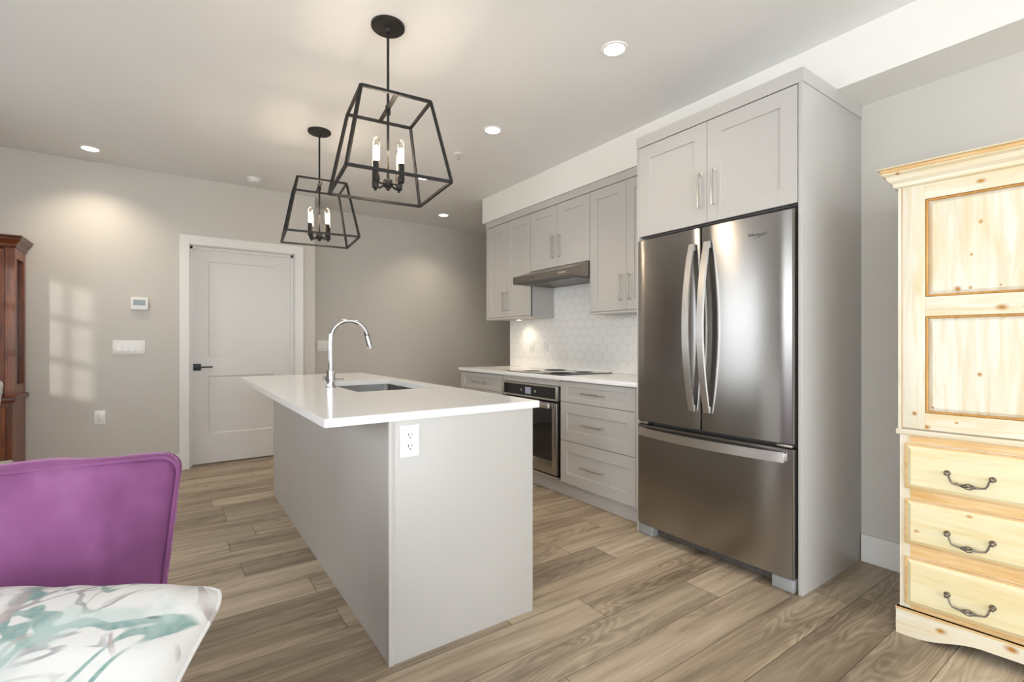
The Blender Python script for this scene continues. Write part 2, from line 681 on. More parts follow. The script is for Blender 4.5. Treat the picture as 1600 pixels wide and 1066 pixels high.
# ------------------------------------------------------------------ the room
CEIL = 2.70
XL, XR = -2.10, 3.04           # left wall, kitchen wall
YB, YB2, YR = 5.408, 5.819, -2.60   # back wall, recessed back wall, rear wall
XBUMP = 1.244
XH = 5.2                       # end of the side hall

struct(MB().box(XL - 0.2, XH + 0.12, YR - 0.2, YB2 + 0.12, -0.12, 0.0), 'floor', M['floor'])
struct(MB().box(XL - 0.2, XH + 0.12, YR - 0.2, YB2 + 0.12, CEIL, CEIL + 0.12), 'ceiling', M['ceiling'])

# back wall with the door opening, and its step to the recessed part
D0, D1, DZ = 0.131, 1.055, 2.088
mb = MB()
mb.box(XL, D0, YB, YB + 0.13, 0, CEIL)
mb.box(D1, XBUMP, YB, YB2 + 0.12, 0, CEIL)
mb.box(D0, D1, YB, YB + 0.13, DZ, CEIL)
struct(mb, 'wall_back', M['wall'])
struct(MB().box(XBUMP, XH, YB2, YB2 + 0.12, 0, CEIL), 'wall_hall_back', M['wall'])
struct(MB().box(XH, XH + 0.12, 4.26, YB2 + 0.12, 0, CEIL), 'wall_hall_right', M['wall'])
struct(MB().box(XR + 0.12, XH, 4.26, 4.38, 0, CEIL), 'wall_hall_front', M['wall'])
struct(MB().box(XR, XR + 0.12, YR, 4.38, 0, CEIL), 'wall_right', M['wall'])
struct(MB().box(2.731, XR + 0.12, YR, 4.454, 2.438, CEIL), 'wall_soffit', M['soffit'])


def wall_with_holes(name, axis, a, b, lo, hi, holes, mat):
    """wall slab between coordinates a..b on its normal axis, running lo..hi, full height, with rectangular holes (u0,u1,z0,z1)"""
    mb = MB()

    def put(u0, u1, z0, z1):
        if axis == 'x':
            mb.box(a, b, u0, u1, z0, z1)
        else:
            mb.box(u0, u1, a, b, z0, z1)
    cur = lo
    for u0, u1, z0, z1 in sorted(holes):
        put(cur, u0, 0, CEIL)
        if z0 > 0:
            put(u0, u1, 0, z0)
        if z1 < CEIL:
            put(u0, u1, z1, CEIL)
        cur = u1
    put(cur, hi, 0, CEIL)
    return struct(mb, name, mat)


WL = [(1.34, 2.42, 1.10, 2.14), (3.20, 4.20, 0.90, 2.20), (-2.20, 0.30, 0.05, 2.35)]
WR = [(-1.55, 2.45, 0.05, 2.35)]
wall_with_holes('wall_left', 'x', XL - 0.14, XL, YR, YB + 0.13, WL, M['wall'])
wall_with_holes('wall_rear', 'y', YR - 0.14, YR, XL - 0.14, XR + 0.12, WR, M['wall'])
# unseen wall added outside to keep the low sun off the rear glass
struct(MB().box(XL - 0.3, XL - 0.14, -14.0, YR, -0.1, 5.0), 'sun_blocker_rear', M['soffit'])

struct(MB().box(-3.65, XL - 0.3, YR - 0.12, YR, -0.1, 3.2), 'sun_blocker_left', M['soffit'])  # added unseen screen, stops the sun entering the near left window
struct(MB().box(D0 - 0.1, D1 + 0.1, YB + 0.50, YB + 0.56, 0, CEIL), 'light_stop_behind_door', M['wall'])  # added backing panel, blocks outside light leaking in under the door
for n, (u0, u1, z0, z1) in enumerate(WL):
    mb = MB()
    x0, x1 = XL - 0.10, XL - 0.04
    mb.box(x0, x1, u0, u0 + 0.05, z0, z1).box(x0, x1, u1 - 0.05, u1, z0, z1)
    mb.box(x0, x1, u0, u1, z0, z0 + 0.05).box(x0, x1, u0, u1, z1 - 0.05, z1)
    mb.box(x0 + 0.015, x1 - 0.015, (u0 + u1) / 2 - 0.012, (u0 + u1) / 2 + 0.012, z0, z1)
    for k in ((1, 2) if n < 2 else ()):
        zz = z0 + (z1 - z0) * k / 3
        mb.box(x0 + 0.015, x1 - 0.015, u0, u1, zz - 0.016, zz + 0.016)
    w = struct(mb, 'window_%d' % (n + 1), M['trim'])
    build(MB().box(XL - 0.074, XL - 0.070, u0 + 0.04, u1 - 0.04, z0 + 0.04, z1 - 0.04), 'pane', M['pane'], w)
u0, u1, z0, z1 = WR[0]
mb = MB()
for k in range(5):
    xx = u0 + (u1 - u0) * k / 4
    mb.box(xx - 0.035, xx + 0.035, YR - 0.10, YR - 0.04, z0, z1)
mb.box(u0, u1, YR - 0.10, YR - 0.04, z0, z0 + 0.07).box(u0, u1, YR - 0.10, YR - 0.04, z1 - 0.07, z1)
w = struct(mb, 'window_4', M['trim'])
build(MB().box(u0 + 0.03, u1 - 0.03, YR - 0.074, YR - 0.070, z0 + 0.05, z1 - 0.05), 'pane', M['pane'], w)

# baseboards
BH, BT = 0.145, 0.014
struct(MB().box(XR - BT, XR, YR, 1.066, 0, BH, 0.003), 'baseboard_right', M['trim'])
struct(MB().box(XL, 0.061, YB - BT, YB, 0, BH, 0.003), 'baseboard_back', M['trim'])
struct(MB().box(1.127, XBUMP, YB - BT, YB, 0, BH, 0.003), 'baseboard_step', M['trim'])
struct(MB().box(XBUMP, XH, YB2 - BT, YB2, 0, BH, 0.003), 'baseboard_hall', M['trim'])
struct(MB().box(XL, XL + BT, YR, YB - BT, 0, BH, 0.003), 'baseboard_left', M['trim'])

# door casing (flat boards), jamb and stop, then the two-panel door
mb = MB()
cy0, cy1 = YB - 0.020, YB
mb.box(0.061, 0.139, cy0, cy1, 0, 2.163, 0.003)
mb.box(1.047, 1.127, cy0, cy1, 0, 2.163, 0.003)
mb.box(0.136, 1.050, cy0, cy1, 2.080, 2.163, 0.003)
struct(mb, 'trim_1', M['trim'])
mb = MB()
mb.box(D0, D0 + 0.012, YB, YB + 0.13, 0, DZ).box(D1 - 0.012, D1, YB, YB + 0.13, 0, DZ).box(D0, D1, YB, YB + 0.13, DZ - 0.012, DZ)
mb.box(D0 + 0.012, 0.165, YB + 0.075, YB + 0.100, 0, DZ - 0.012).box(D1 - 0.034, D1 - 0.012, YB + 0.075, YB + 0.100, 0, DZ - 0.012)
mb.box(D0 + 0.012, D1 - 0.012, YB + 0.075, YB + 0.100, DZ - 0.034, DZ - 0.012)
struct(mb, 'trim_2', M['trim'])


def panel_door_y(y, x0, x1, z0, z1, panels, th=0.035, rec=0.007, mol=0.012):
    """slab facing -Y at y with recessed, sloped-edged panels (px0,px1,pz0,pz1)"""
    mb = MB()
    xs = [x0, panels[0][0], panels[0][1], x1]
    zs = [z0] + [q for p in sorted(panels, key=lambda p: p[2]) for q in (p[2], p[3])] + [z1]
    mb.box(xs[0], xs[1], y, y + th, z0, z1)
    mb.box(xs[2], xs[3], y, y + th, z0, z1)
    for k in range(0, len(zs), 2):
        mb.box(xs[1], xs[2], y, y + th, zs[k], zs[k + 1])
    for a, b, c, d in panels:
        o = [(a, y, c), (b, y, c), (b, y, d), (a, y, d)]
        i = [(a + mol, y + rec, c + mol), (b - mol, y + rec, c + mol), (b - mol, y + rec, d - mol), (a + mol, y + rec, d - mol)]
        O = [mb.bm.verts.new(p) for p in o]
        I = [mb.bm.verts.new(p) for p in i]
        for k in range(4):
            j = (k + 1) % 4
            mb.bm.faces.new((O[k], O[j], I[j], I[k]))
        mb.bm.faces.new(I)
    return mb


mb = panel_door_y(YB + 0.100, 0.145, 1.041, 0.012, 2.066, [(0.292, 0.876, 0.290, 0.848), (0.292, 0.876, 1.036, 1.950)])
dr = build(mb, 'door_1', M['door'], angle=4)
dr['kind'] = 'structure'
build(MB().box(0.172, 0.234, YB + 0.092, YB + 0.100, 0.902, 0.966, 0.002), 'rosette', M['matte_black'], dr)
mb = MB()
mb.tube([(0.203, YB + 0.095, 0.936), (0.203, YB + 0.048, 0.936)], 0.010, 12)
mb.box(0.196, 0.325, YB + 0.040, YB + 0.052, 0.929, 0.943, 0.002)
build(mb, 'lever', M['matte_black'], dr)


# ------------------------------------------------------------------ electrical plates
def plate_things():
    # four-gang switch by the door
    t = thing('light_switch', 'white four-rocker light switch plate on wall below the thermostat', 'light switch', (-0.30, YB, 1.127))
    build(MB().box(-0.413, -0.188, YB - 0.006, YB, 1.066, 1.188, 0.002), 'plate', M['plastic'], t)
    for k in range(4):
        xc = -0.3005 + (k - 1.5) * 0.0465
        mb = MB()
        mb.prism([(YB - 0.006, 1.094), (YB - 0.012, 1.094), (YB - 0.007, 1.160), (YB - 0.006, 1.160)], 'x', xc - 0.0165, xc + 0.0165)
        build(mb, 'rocker', M['plastic'], t)
    # three-gang switch behind the tap
    t = thing('light_switch', 'white light switch plate on the recessed wall behind the tap', 'light switch', (1.45, YB2, 1.13))
    build(MB().box(1.366, 1.531, YB2 - 0.006, YB2, 1.070, 1.192, 0.002), 'plate', M['plastic'], t)
    for k in range(3):
        xc = 1.4485 + (k - 1) * 0.0465
        mb = MB()
        mb.prism([(YB2 - 0.006, 1.098), (YB2 - 0.012, 1.098), (YB2 - 0.007, 1.164), (YB2 - 0.006, 1.164)], 'x', xc - 0.0165, xc + 0.0165)
        build(mb, 'rocker', M['plastic'], t)

    def outlet(label, fr, c, w=0.076, h=0.118, mat=None):
        """fr maps (u,d,z) to world: u along the wall, d out of the wall"""
        t = thing('wall_outlet', label, 'outlet', fr(c[0], 0, c[1]))

        def bx(u0, u1, d0, d1, z0, z1, b=0.0):
            p, q = fr(u0, d0, z0), fr(u1, d1, z1)
            return MB().box(p[0], q[0], p[1], q[1], p[2], q[2], b)
        u, z = c
        build(bx(u - w / 2, u + w / 2, 0, 0.006, z - h / 2, z + h / 2, 0.002), 'plate', M['plastic'], t)
        rc = build(bx(u - 0.0165, u + 0.0165, 0.006, 0.0085, z - 0.034, z + 0.034, 0.001), 'receptacle', M['plastic'], t)
        for s in (-1, 1):
            zc = z + s * 0.0205
            for q in ((u - 0.0085, u - 0.0055, zc - 0.001, zc + 0.009), (u + 0.0060, u + 0.0080, zc + 0.001, zc + 0.009), (u - 0.0022, u + 0.0022, zc - 0.0105, zc - 0.006)):
                p, r = fr(q[0], 0.008, q[2]), fr(q[1], 0.0091, q[3])
                build(MB().box(p[0], r[0], p[1], r[1], p[2], r[2]), 'slot', M['plastic_shadow'], rc)
        return t
    outlet('white double outlet low on the wall between the china cabinet and the door', lambda u, d, z: (u, YB - d, z), (-0.4965, 0.531))
    outlet('white double outlet on the grey end panel of the island', lambda u, d, z: (u, 1.6915 - d, z), (0.721, 0.806))
    outlet('white outlet on the tiles under the left wall cabinet, nearer the hall', lambda u, d, z: (3.030 - d, u, z), (3.974, 1.137))
    outlet('white outlet on the tiles, right of its twin, left of the hexagon pattern', lambda u, d, z: (3.030 - d, u, z), (3.755, 1.142))

    t = thing('thermostat', 'white rectangular thermostat with grey screen on the wall left of the door', 'thermostat', (-0.229, YB, 1.51))
    build(MB().box(-0.291, -0.167, YB - 0.026, YB, 1.456, 1.566, 0.006), 'body', M['plastic'], t)
    build(MB().box(-0.272, -0.186, YB - 0.0275, YB - 0.025, 1.496, 1.546, 0.001), 'screen', M['lcd'], t)


# ------------------------------------------------------------------ ceiling fittings
def downlight_proto():
    t = thing('recessed_downlight', '', 'downlight', (1.891, 1.772, CEIL), group='recessed ceiling downlights')
    mb = MB()
    mb.lathe([(0.052, -0.001), (0.054, -0.006), (0.066, -0.006), (0.070, -0.001)], n=40)
    build(mb, 'trim_ring', M['plastic'], t, local=True)
    build(MB().lathe([(0.0, -0.004), (0.053, -0.004), (0.053, -0.001)], n=40), 'diffuser', M['led'], t, local=True)
    return t


DL = [((1.891, 1.772), 'glowing round downlight in the ceiling, largest and nearest the fridge cabinet', 5),
      ((1.896, 2.950), 'glowing round downlight just right of the near pendant, above the range hood', 6),
      ((1.915, 4.162), 'glowing round downlight seen through the cage of the near pendant', 6),
      ((2.677, 5.258), 'glowing round downlight near the soffit end over the recessed back wall', 8),
      ((-0.522, 5.052), 'glowing round downlight left of the door, nearest the china cabinet', 9)]


def downlights():
    p = downlight_proto()
    for i, ((x, y), lab, en) in enumerate(DL):
        t = p if i == 0 else dup(p, (x, y, CEIL))
        t['label'] = lab
        lamp('downlight_beam', 'SPOT', (0, 0, -0.012), en * 2.0, (1.0, 0.86, 0.68), t, spot_size=math.radians(125), spot_blend=0.9, shadow_soft_size=0.05)
    t = thing('smoke_detector', 'round white smoke detector on the ceiling left of the far pendant', 'smoke detector', (0.634, 5.102, CEIL))
    build(MB().lathe([(0.062, 0), (0.062, -0.010), (0.056, -0.014), (0.050, -0.030), (0.040, -0.036), (0.0, -0.037)], n=40), 'body', M['plastic'], t, local=True)
    mb = MB()
    for k in range(16):
        a = 2 * PI * k / 16
        mb.bar((0.053 * math.cos(a), 0.053 * math.sin(a), -0.016), (0.049 * math.cos(a), 0.049 * math.sin(a), -0.029), 0.004)
    build(mb, 'vent', M['grey_plastic'], t, local=True)
    t = thing('fire_sprinkler', 'small white fire sprinkler head on the ceiling between two downlights', 'sprinkler', (1.905, 3.480, CEIL))
    build(MB().lathe([(0.036, 0), (0.036, -0.003), (0.020, -0.008), (0.013, -0.008), (0.0, -0.008)], n=28), 'escutcheon', M['plastic'], t, local=True)
    mb = MB()
    mb.lathe([(0.009, -0.006), (0.009, -0.022), (0.005, -0.024), (0.0, -0.024)], n=16)
    for s in (-1, 1):
        mb.tube([(s * 0.008, 0, -0.020), (s * 0.012, 0, -0.032), (s * 0.004, 0, -0.046)], 0.0022, 6)
    mb.lathe([(0.0, -0.046), (0.014, -0.046), (0.014, -0.048), (0.0, -0.048)], n=20)
    build(mb, 'nozzle', M['nickel'], t, local=True)


def pendant():
    t = thing('lantern_pendant', 'black open-cage lantern pendant over the island, nearer and larger in view', 'pendant light', (0.858, 2.270, CEIL), group='black cage pendants over the island')
    build(MB().lathe([(0.079, 0), (0.079, -0.012), (0.072, -0.018), (0.018, -0.022), (0.012, -0.034), (0.0, -0.034)], n=48), 'canopy', M['black'], t, local=True)
    zt, zb_, ht, hb = -0.40, -0.785, 0.160, 0.2345
    build(MB().tube([(0, 0, -0.03), (0, 0, -0.755)], 0.0062, 12), 'stem', M['black'], t, local=True)
    a = math.radians(-6.2)

    def P(x, y, z):
        return (x * math.cos(a) - y * math.sin(a), x * math.sin(a) + y * math.cos(a), z)
    T = [P(sx * ht, sy * ht, zt) for sx, sy in ((-1, -1), (1, -1), (1, 1), (-1, 1))]
    B = [P(sx * hb, sy * hb, zb_) for sx, sy in ((-1, -1), (1, -1), (1, 1), (-1, 1))]
    mb = MB()
    w = 0.0125
    for k in range(4):
        j = (k + 1) % 4
        mb.bar(T[k], T[j], w)
        mb.bar(B[k], B[j], w)
        mb.bar(T[k], B[k], w)
    build(mb, 'cage', M['black'], t, local=True, smooth=False)
    mb = MB()
    mb.bar(P(0, -ht, zt), P(0, ht, zt), 0.020, 0.006)
    mb.lathe([(0.0, zt + 0.012), (0.012, zt + 0.012), (0.012, zt - 0.030), (0.0, zt - 0.030)], n=20)
    build(mb, 'crossbar', M['black'], t, local=True)
    zh = -0.765
    mb = MB()
    mb.lathe([(0.0, zh + 0.022), (0.020, zh + 0.018), (0.024, zh + 0.006), (0.024, zh - 0.012), (0.012, zh - 0.020), (0.008, zh - 0.030), (0.0, zh - 0.034)], n=28)
    build(mb, 'hub', M['black'], t, local=True)
    b0 = math.radians(-17)
    for k in range(4):
        ang = b0 + PI / 4 + k * PI / 2
        r = 0.080
        cx, cy = r * math.cos(ang), r * math.sin(ang)
        mb = MB()
        mb.tube([(0.02 * math.cos(ang), 0.02 * math.sin(ang), zh), (0.05 * math.cos(ang), 0.05 * math.sin(ang), zh - 0.010), (cx, cy, zh - 0.006)], 0.0052, 8)
        mb.lathe([(0.0, zh - 0.022), (0.006, zh - 0.020), (0.007, zh - 0.012), (0.015, zh - 0.006), (0.0165, zh + 0.004), (0.0165, zh + 0.020), (0.0155, zh + 0.022), (0.0155, zh + 0.082), (0.0, zh + 0.082)], (cx, cy, 0), 20)
        s = build(mb, 'socket', M['black'], t, local=True)
        z = zh + 0.082
        g = build(MB().lathe([(0.0135, z), (0.0150, z + 0.006), (0.0150, z + 0.090), (0.0125, z + 0.104), (0.006, z + 0.113), (0.0, z + 0.115)], (cx, cy, 0), 20), 'bulb', M['bulbglass'], s, local=True)
        build(MB().lathe([(0.0, z + 0.002), (0.0105, z + 0.006), (0.0110, z + 0.060), (0.007, z + 0.074), (0.0, z + 0.080)], (cx, cy, 0), 16), 'filament', M['filament'], s, local=True)
    lamp('pendant_glow', 'POINT', (0, 0, -0.60), 4.2, (1.0, 0.84, 0.66), t, shadow_soft_size=0.05)
    t2 = dup(t, (0.880, 3.690, CEIL), 'black open-cage lantern pendant over the far end of the island, smaller in view')
    return t, t2


# ------------------------------------------------------------------ kitchen cabinets
def shaker_x(x, y0, y1, z0, z1, fr=0.075, th=0.020, rec=0.008, frz=None):
    """slab with a recessed panel, front face at x looking towards -X"""
    frz = frz or fr
    mb = MB()
    mb.box(x, x + th, y0, y0 + fr, z0, z1)
    mb.box(x, x + th, y1 - fr, y1, z0, z1)
    mb.box(x, x + th, y0 + fr, y1 - fr, z0, z0 + frz)
    mb.box(x, x + th, y0 + fr, y1 - fr, z1 - frz, z1)
    a, b, c, d, m = y0 + fr, y1 - fr, z0 + frz, z1 - frz, 0.003
    O = [mb.bm.verts.new(p) for p in ((x, a, c), (x, b, c), (x, b, d), (x, a, d))]
    I = [mb.bm.verts.new(p) for p in ((x + rec, a + m, c + m), (x + rec, b - m, c + m), (x + rec, b - m, d - m), (x + rec, a + m, d - m))]
    for k in range(4):
        j = (k + 1) % 4
        mb.bm.faces.new((O[k], O[j], I[j], I[k]))
    mb.bm.faces.new(I)
    return mb


def pull(parent, x, y, z, ln, vert=True, mat='nickel'):
    """bar pull standing off the face at x; centre y, z"""
    mb = MB()
    h = ln / 2
    for s in (-1, 1):
        q = (y, z + s * (h - 0.012)) if vert else (y + s * (h - 0.012), z)
        mb.tube([(x, q[0], q[1]), (x - 0.004, q[0], q[1]), (x - 0.005, q[0], q[1]), (x - 0.032, q[0], q[1])], [0.0085, 0.0085, 0.0052, 0.0052], 12)
    if vert:
        mb.box(x - 0.037, x - 0.027, y - 0.0055, y + 0.0055, z - h, z + h, 0.002)
    else:
        mb.box(x - 0.037, x - 0.027, y - h, y + h, z - 0.0055, z + 0.0055, 0.002)
    return build(mb, 'handle', M[mat], parent)


KX = 2.435   # face of the lower fronts
UX = 2.745   # face of the upper doors


def lower_cabinets():
    zt = 0.884
    G = 'grey lower kitchen cabinets'
    # narrow unit by the hall: one drawer over two doors
    y0, y1 = 3.631, 4.395
    t = thing('base_cabinet', 'grey base cabinet at the hall end of the kitchen run, one drawer showing', 'cabinet', (KX + 0.02, (y0 + y1) / 2, 0), group=G)
    build(MB().box(KX + 0.021, XR - 0.002, y0 + 0.001, y1, 0.105, zt), 'body', M['cab'], t)
    build(MB().box(2.475, 2.490, y0 + 0.001, y1, 0, 0.105), 'toe_kick', M['cab'], t)
    d = build(shaker_x(KX, y0 + 0.003, y1 - 0.001, 0.722, 0.874, 0.070, frz=0.038), 'drawer', M['cab'], t)
    pull(d, KX, 4.012, 0.796, 0.20, False)
    ym = (y0 + y1) / 2
    for a, b, s in ((y0 + 0.003, ym - 0.0015, 1), (ym + 0.0015, y1 - 0.001, -1)):
        d = build(shaker_x(KX, a, b, 0.110, 0.718), 'door', M['cab'], t)
        pull(d, KX, (b - 0.038) if s > 0 else (a + 0.038), 0.60, 0.19)
    # oven housing
    y0, y1 = 2.836, 3.628
    t = thing('base_cabinet', 'grey cabinet housing the built-in oven below the cooktop', 'cabinet', (KX + 0.02, (y0 + y1) / 2, 0), group=G)
    build(MB().box(KX + 0.021, XR - 0.002, y0, y0 + 0.016, 0.105, zt).box(KX + 0.021, XR - 0.002, y1 - 0.016, y1, 0.105, zt).box(KX + 0.10, XR - 0.002, y0, y1, 0.105, 0.121), 'body', M['cab'], t)
    build(MB().box(2.475, 2.490, y0, y1, 0, 0.105), 'toe_kick', M['cab'], t)
    build(MB().box(KX + 0.004, KX + 0.022, y0 + 0.002, y1 - 0.002, 0.834, 0.882), 'filler_panel', M['cab'], t)
    build(MB().box(KX + 0.020, KX + 0.022, y0 + 0.004, y0 + 0.016, 0.108, 0.834), 'shadow_gap', M['gap'], t)
    # wide drawer unit by the fridge
    y0, y1 = 2.041, 2.833
    t = thing('base_cabinet', 'grey base cabinet of three wide drawers between the oven and the fridge', 'cabinet', (KX + 0.02, (y0 + y1) / 2, 0), group=G)
    build(MB().box(KX + 0.021, XR - 0.002, y0, y1, 0.105, zt), 'body', M['cab'], t)
    build(MB().box(2.475, 2.490, y0, y1, 0, 0.105), 'toe_kick', M['cab'], t)
    for (za, zb_, frz) in ((0.724, 0.874, 0.036), (0.432, 0.720, 0.079), (0.110, 0.428, 0.079)):
        d = build(shaker_x(KX, y0 + 0.060, y1 - 0.001, za, zb_, 0.072, frz=frz), 'drawer', M['cab'], t)
        pull(d, KX, 2.477, {0.724: 0.801, 0.432: 0.573, 0.110: 0.265}[za], 0.205, False)
    build(MB().box(KX, KX + 0.02, y0, y0 + 0.057, 0.110, 0.874), 'filler_panel', M['cab'], t)
    # worktop
    o = build(MB().box(2.409, XR - 0.001, 2.041, 4.401, 0.8845, 0.914, 0.002), 'countertop', M['quartz'])
    tag(o, 'white quartz countertop along the kitchen wall, holding the cooktop', 'countertop')


def cooktop():
    t = thing('cooktop', 'black glass induction cooktop set in the wall countertop under the hood', 'cooktop', (2.73, 3.215, 0.914))
    build(MB().box(2.455, 3.000, 2.838, 3.588, 0.9142, 0.9200, 0.0018), 'glass', M['blackglass'], t)
    for cx, cy, r in ((2.60, 3.02, 0.095), (2.60, 3.40, 0.075), (2.86, 3.02, 0.075), (2.86, 3.40, 0.10)):
        build(MB().lathe([(r - 0.002, 0.9200), (r - 0.002, 0.9203), (r, 0.9203), (r, 0.9200)], (cx, cy, 0), 48), 'cooking_zone', M['grey_plastic'], t)


def oven():
    y0, y1 = 2.856, 3.606
    t = thing('wall_oven', 'black glass and steel built-in oven under the cooktop', 'oven', (2.43, (y0 + y1) / 2, 0.125))
    build(MB().box(KX + 0.024, 2.96, y0 + 0.02, y1 - 0.02, 0.13, 0.826), 'body', M['gap'], t)
    # control panel: steel rim around black glass
    mb = MB()
    x = KX - 0.016
    for q in ((y0, y0 + 0.022, 0.716, 0.829), (y1 - 0.022, y1, 0.716, 0.829), (y0 + 0.022, y1 - 0.022, 0.716, 0.730), (y0 + 0.022, y1 - 0.022, 0.818, 0.829)):
        mb.box(x, KX + 0.02, q[0], q[1], q[2], q[3], 0.002)
    build(mb, 'control_frame', M['steel_light'], t)
    c = build(MB().box(x + 0.004, KX + 0.02, y0 + 0.02, y1 - 0.02, 0.728, 0.820), 'control_panel', M['blackglass'], t)
    build(MB().box(x + 0.0032, x + 0.0042, 3.192, 3.270, 0.745, 0.800), 'display', M['ovenlcd'], c)
    for yy in (3.135, 3.325):
        mb = MB().lathe([(0.0, 0.0), (0.010, 0.0), (0.010, 0.0012), (0.0, 0.0012)], (x + 0.0031, yy, 0.772), 20, 'x')
        build(mb, 'touch_key', M['grey_plastic'], c)
    # door
    x = KX - 0.024
    mb = MB()
    mb.box(x, KX + 0.018, y0, y0 + 0.052, 0.146, 0.702, 0.002)
    mb.box(x, KX + 0.018, y1 - 0.052, y1, 0.146, 0.702, 0.002)
    mb.box(x, KX + 0.018, y0 + 0.05, y1 - 0.05, 0.146, 0.250, 0.002)
    mb.box(x, KX + 0.018, y0 + 0.05, y1 - 0.05, 0.655, 0.702, 0.002)
    d = build(mb, 'door', M['steel'], t)
    build(MB().box(x + 0.002, x + 0.012, y0 + 0.048, y1 - 0.048, 0.246, 0.660), 'window', M['blackglass'], d)
    mb = MB()
    mb.box(x - 0.046, x - 0.024, y0 + 0.045, y1 - 0.045, 0.660, 0.700, 0.006, 3)
    for yy in (y0 + 0.09, y1 - 0.09):
        mb.box(x - 0.03, x + 0.002, yy - 0.015, yy + 0.015, 0.668, 0.692, 0.003)
    build(mb, 'handle', M['steel_light'], d)
    build(MB().box(KX - 0.012, KX + 0.02, y0, y1, 0.118, 0.132, 0.002), 'bottom_trim', M['steel_light'], t)


def upper_cabinets():
    G = 'grey wall cabinets above the counter'
    specs = [(3.622, 4.396, 1.405, 'tall grey two-door wall cabinet left of the range hood'),
             (2.838, 3.619, 1.826, 'short grey two-door wall cabinet directly above the range hood'),
             (2.042, 2.835, 1.392, 'tall grey two-door wall cabinet between the hood and the fridge')]
    for i, (y0, y1, zb_, lab) in enumerate(specs):
        t = thing('wall_cabinet', lab, 'cabinet', (UX + 0.02, (y0 + y1) / 2, zb_), group=G)
        build(MB().box(UX + 0.021, XR - 0.013, y0, y1, zb_, 2.436), 'body', M['cab'], t)
        build(MB().box(UX - 0.004, UX + 0.021, y0, y1, 2.374, 2.436), 'crown', M['cab'], t)
        build(MB().box(UX + 0.012, UX + 0.021, y0, y1, zb_ + 0.01, 2.374), 'shadow_gap', M['gap'], t)
        a0, a1 = y0 + (0.015 if i == 2 else 0.002), y1 - (0.015 if i == 0 else 0.002)
        if i == 0:
            build(MB().box(UX, UX + 0.021, y1 - 0.013, y1, zb_, 2.374), 'side_panel', M['cab'], t)
        dz0 = zb_ + 0.020 if i != 1 else zb_ + 0.004
        if i != 1:
            build(MB().box(UX + 0.004, UX + 0.021, y0, y1, zb_, zb_ + 0.017), 'light_rail', M['cab'], t)
        if i == 2:
            a0, a1 = y0 + 0.002, y1 - 0.008
            build(MB().box(UX, UX + 0.021, y1 - 0.007, y1, zb_, 2.374), 'side_panel', M['cab'], t)
        ym = {0: 4.012, 1: 3.238, 2: 2.456}[i]
        for a, b, s in ((a0, ym - 0.0012, 1), (ym + 0.0012, a1, -1)):
            d = build(shaker_x(UX, a, b, dz0, 2.369), 'door', M['cab'], t)
            zc = {0: 1.578, 1: 2.005, 2: 1.578}[i]
            pull(d, UX, (ym - 0.040) if s > 0 else (ym + 0.040), zc, 0.20)
    # puck light under the left cabinet
    for y, xx, lab in ((4.02, 2.90, 'small round lit puck light under the left wall cabinet'),):
        t = thing('puck_light', lab, 'cabinet light', (xx, y, 1.405))
        build(MB().lathe([(0.034, 0.0), (0.034, -0.008), (0.028, -0.010), (0.026, -0.009)], n=28), 'ring', M['nickel'], t, local=True)
        build(MB().lathe([(0.0, -0.0095), (0.027, -0.0095), (0.027, -0.004)], n=28), 'lens', M['led'], t, local=True)
        lamp('puck_beam', 'SPOT', (0, 0, -0.013), 3.6, (1.0, 0.82, 0.60), t, spot_size=math.radians(150), spot_blend=1.0, shadow_soft_size=0.03)


def hood():
    y0, y1 = 2.842, 3.618
    t = thing('range_hood', 'slim stainless steel range hood above the cooktop', 'range hood', (2.79, 3.23, 1.697))
    xf = 2.545
    mb = MB()
    poly = [(xf, 1.7), (xf, 1.757), (UX - 0.002, 1.823), (3.026, 1.823), (3.026, 1.7)]
    mb.prism(poly, 'y', y0, y1)
    build(mb, 'canopy', M['hood'], t)
    mb = MB()
    mb.box(xf + 0.002, 3.02, y0 + 0.002, y1 - 0.002, 1.694, 1.700)
    build(mb, 'underside', M['darkbody'], t)
    for a, b in ((y0 + 0.05, 3.222), (3.238, y1 - 0.05)):
        mb = MB()
        mb.box(xf + 0.10, 2.95, a, b, 1.690, 1.695, 0.001)
        for k in range(9):
            xx = xf + 0.125 + k * 0.034
            mb.box(xx, xx + 0.010, a + 0.02, b - 0.02, 1.6885, 1.691)
        build(mb, 'filter', M['sinksteel'], t)
    build(MB().box(xf - 0.0015, xf + 0.002, 3.30, 3.335, 1.722, 1.736, 0.0005), 'badge', M['darkbody'], t)
    build(MB().box(xf - 0.002, xf + 0.001, 2.90, 2.99, 1.722, 1.736), 'button_strip', M['steel_light'], t)


def backsplash():
    o = build(MB().box(3.030, XR - 0.0005, 2.041, 4.365, 0.9145, 1.838), 'tile_backsplash', M['hextile'])
    tag(o, 'glossy white hexagon tile backsplash between counter and wall cabinets', 'backsplash')


# ------------------------------------------------------------------ fridge and its cabinet
FY0, FY1 = 1.098, 2.012
PX = 2.3775


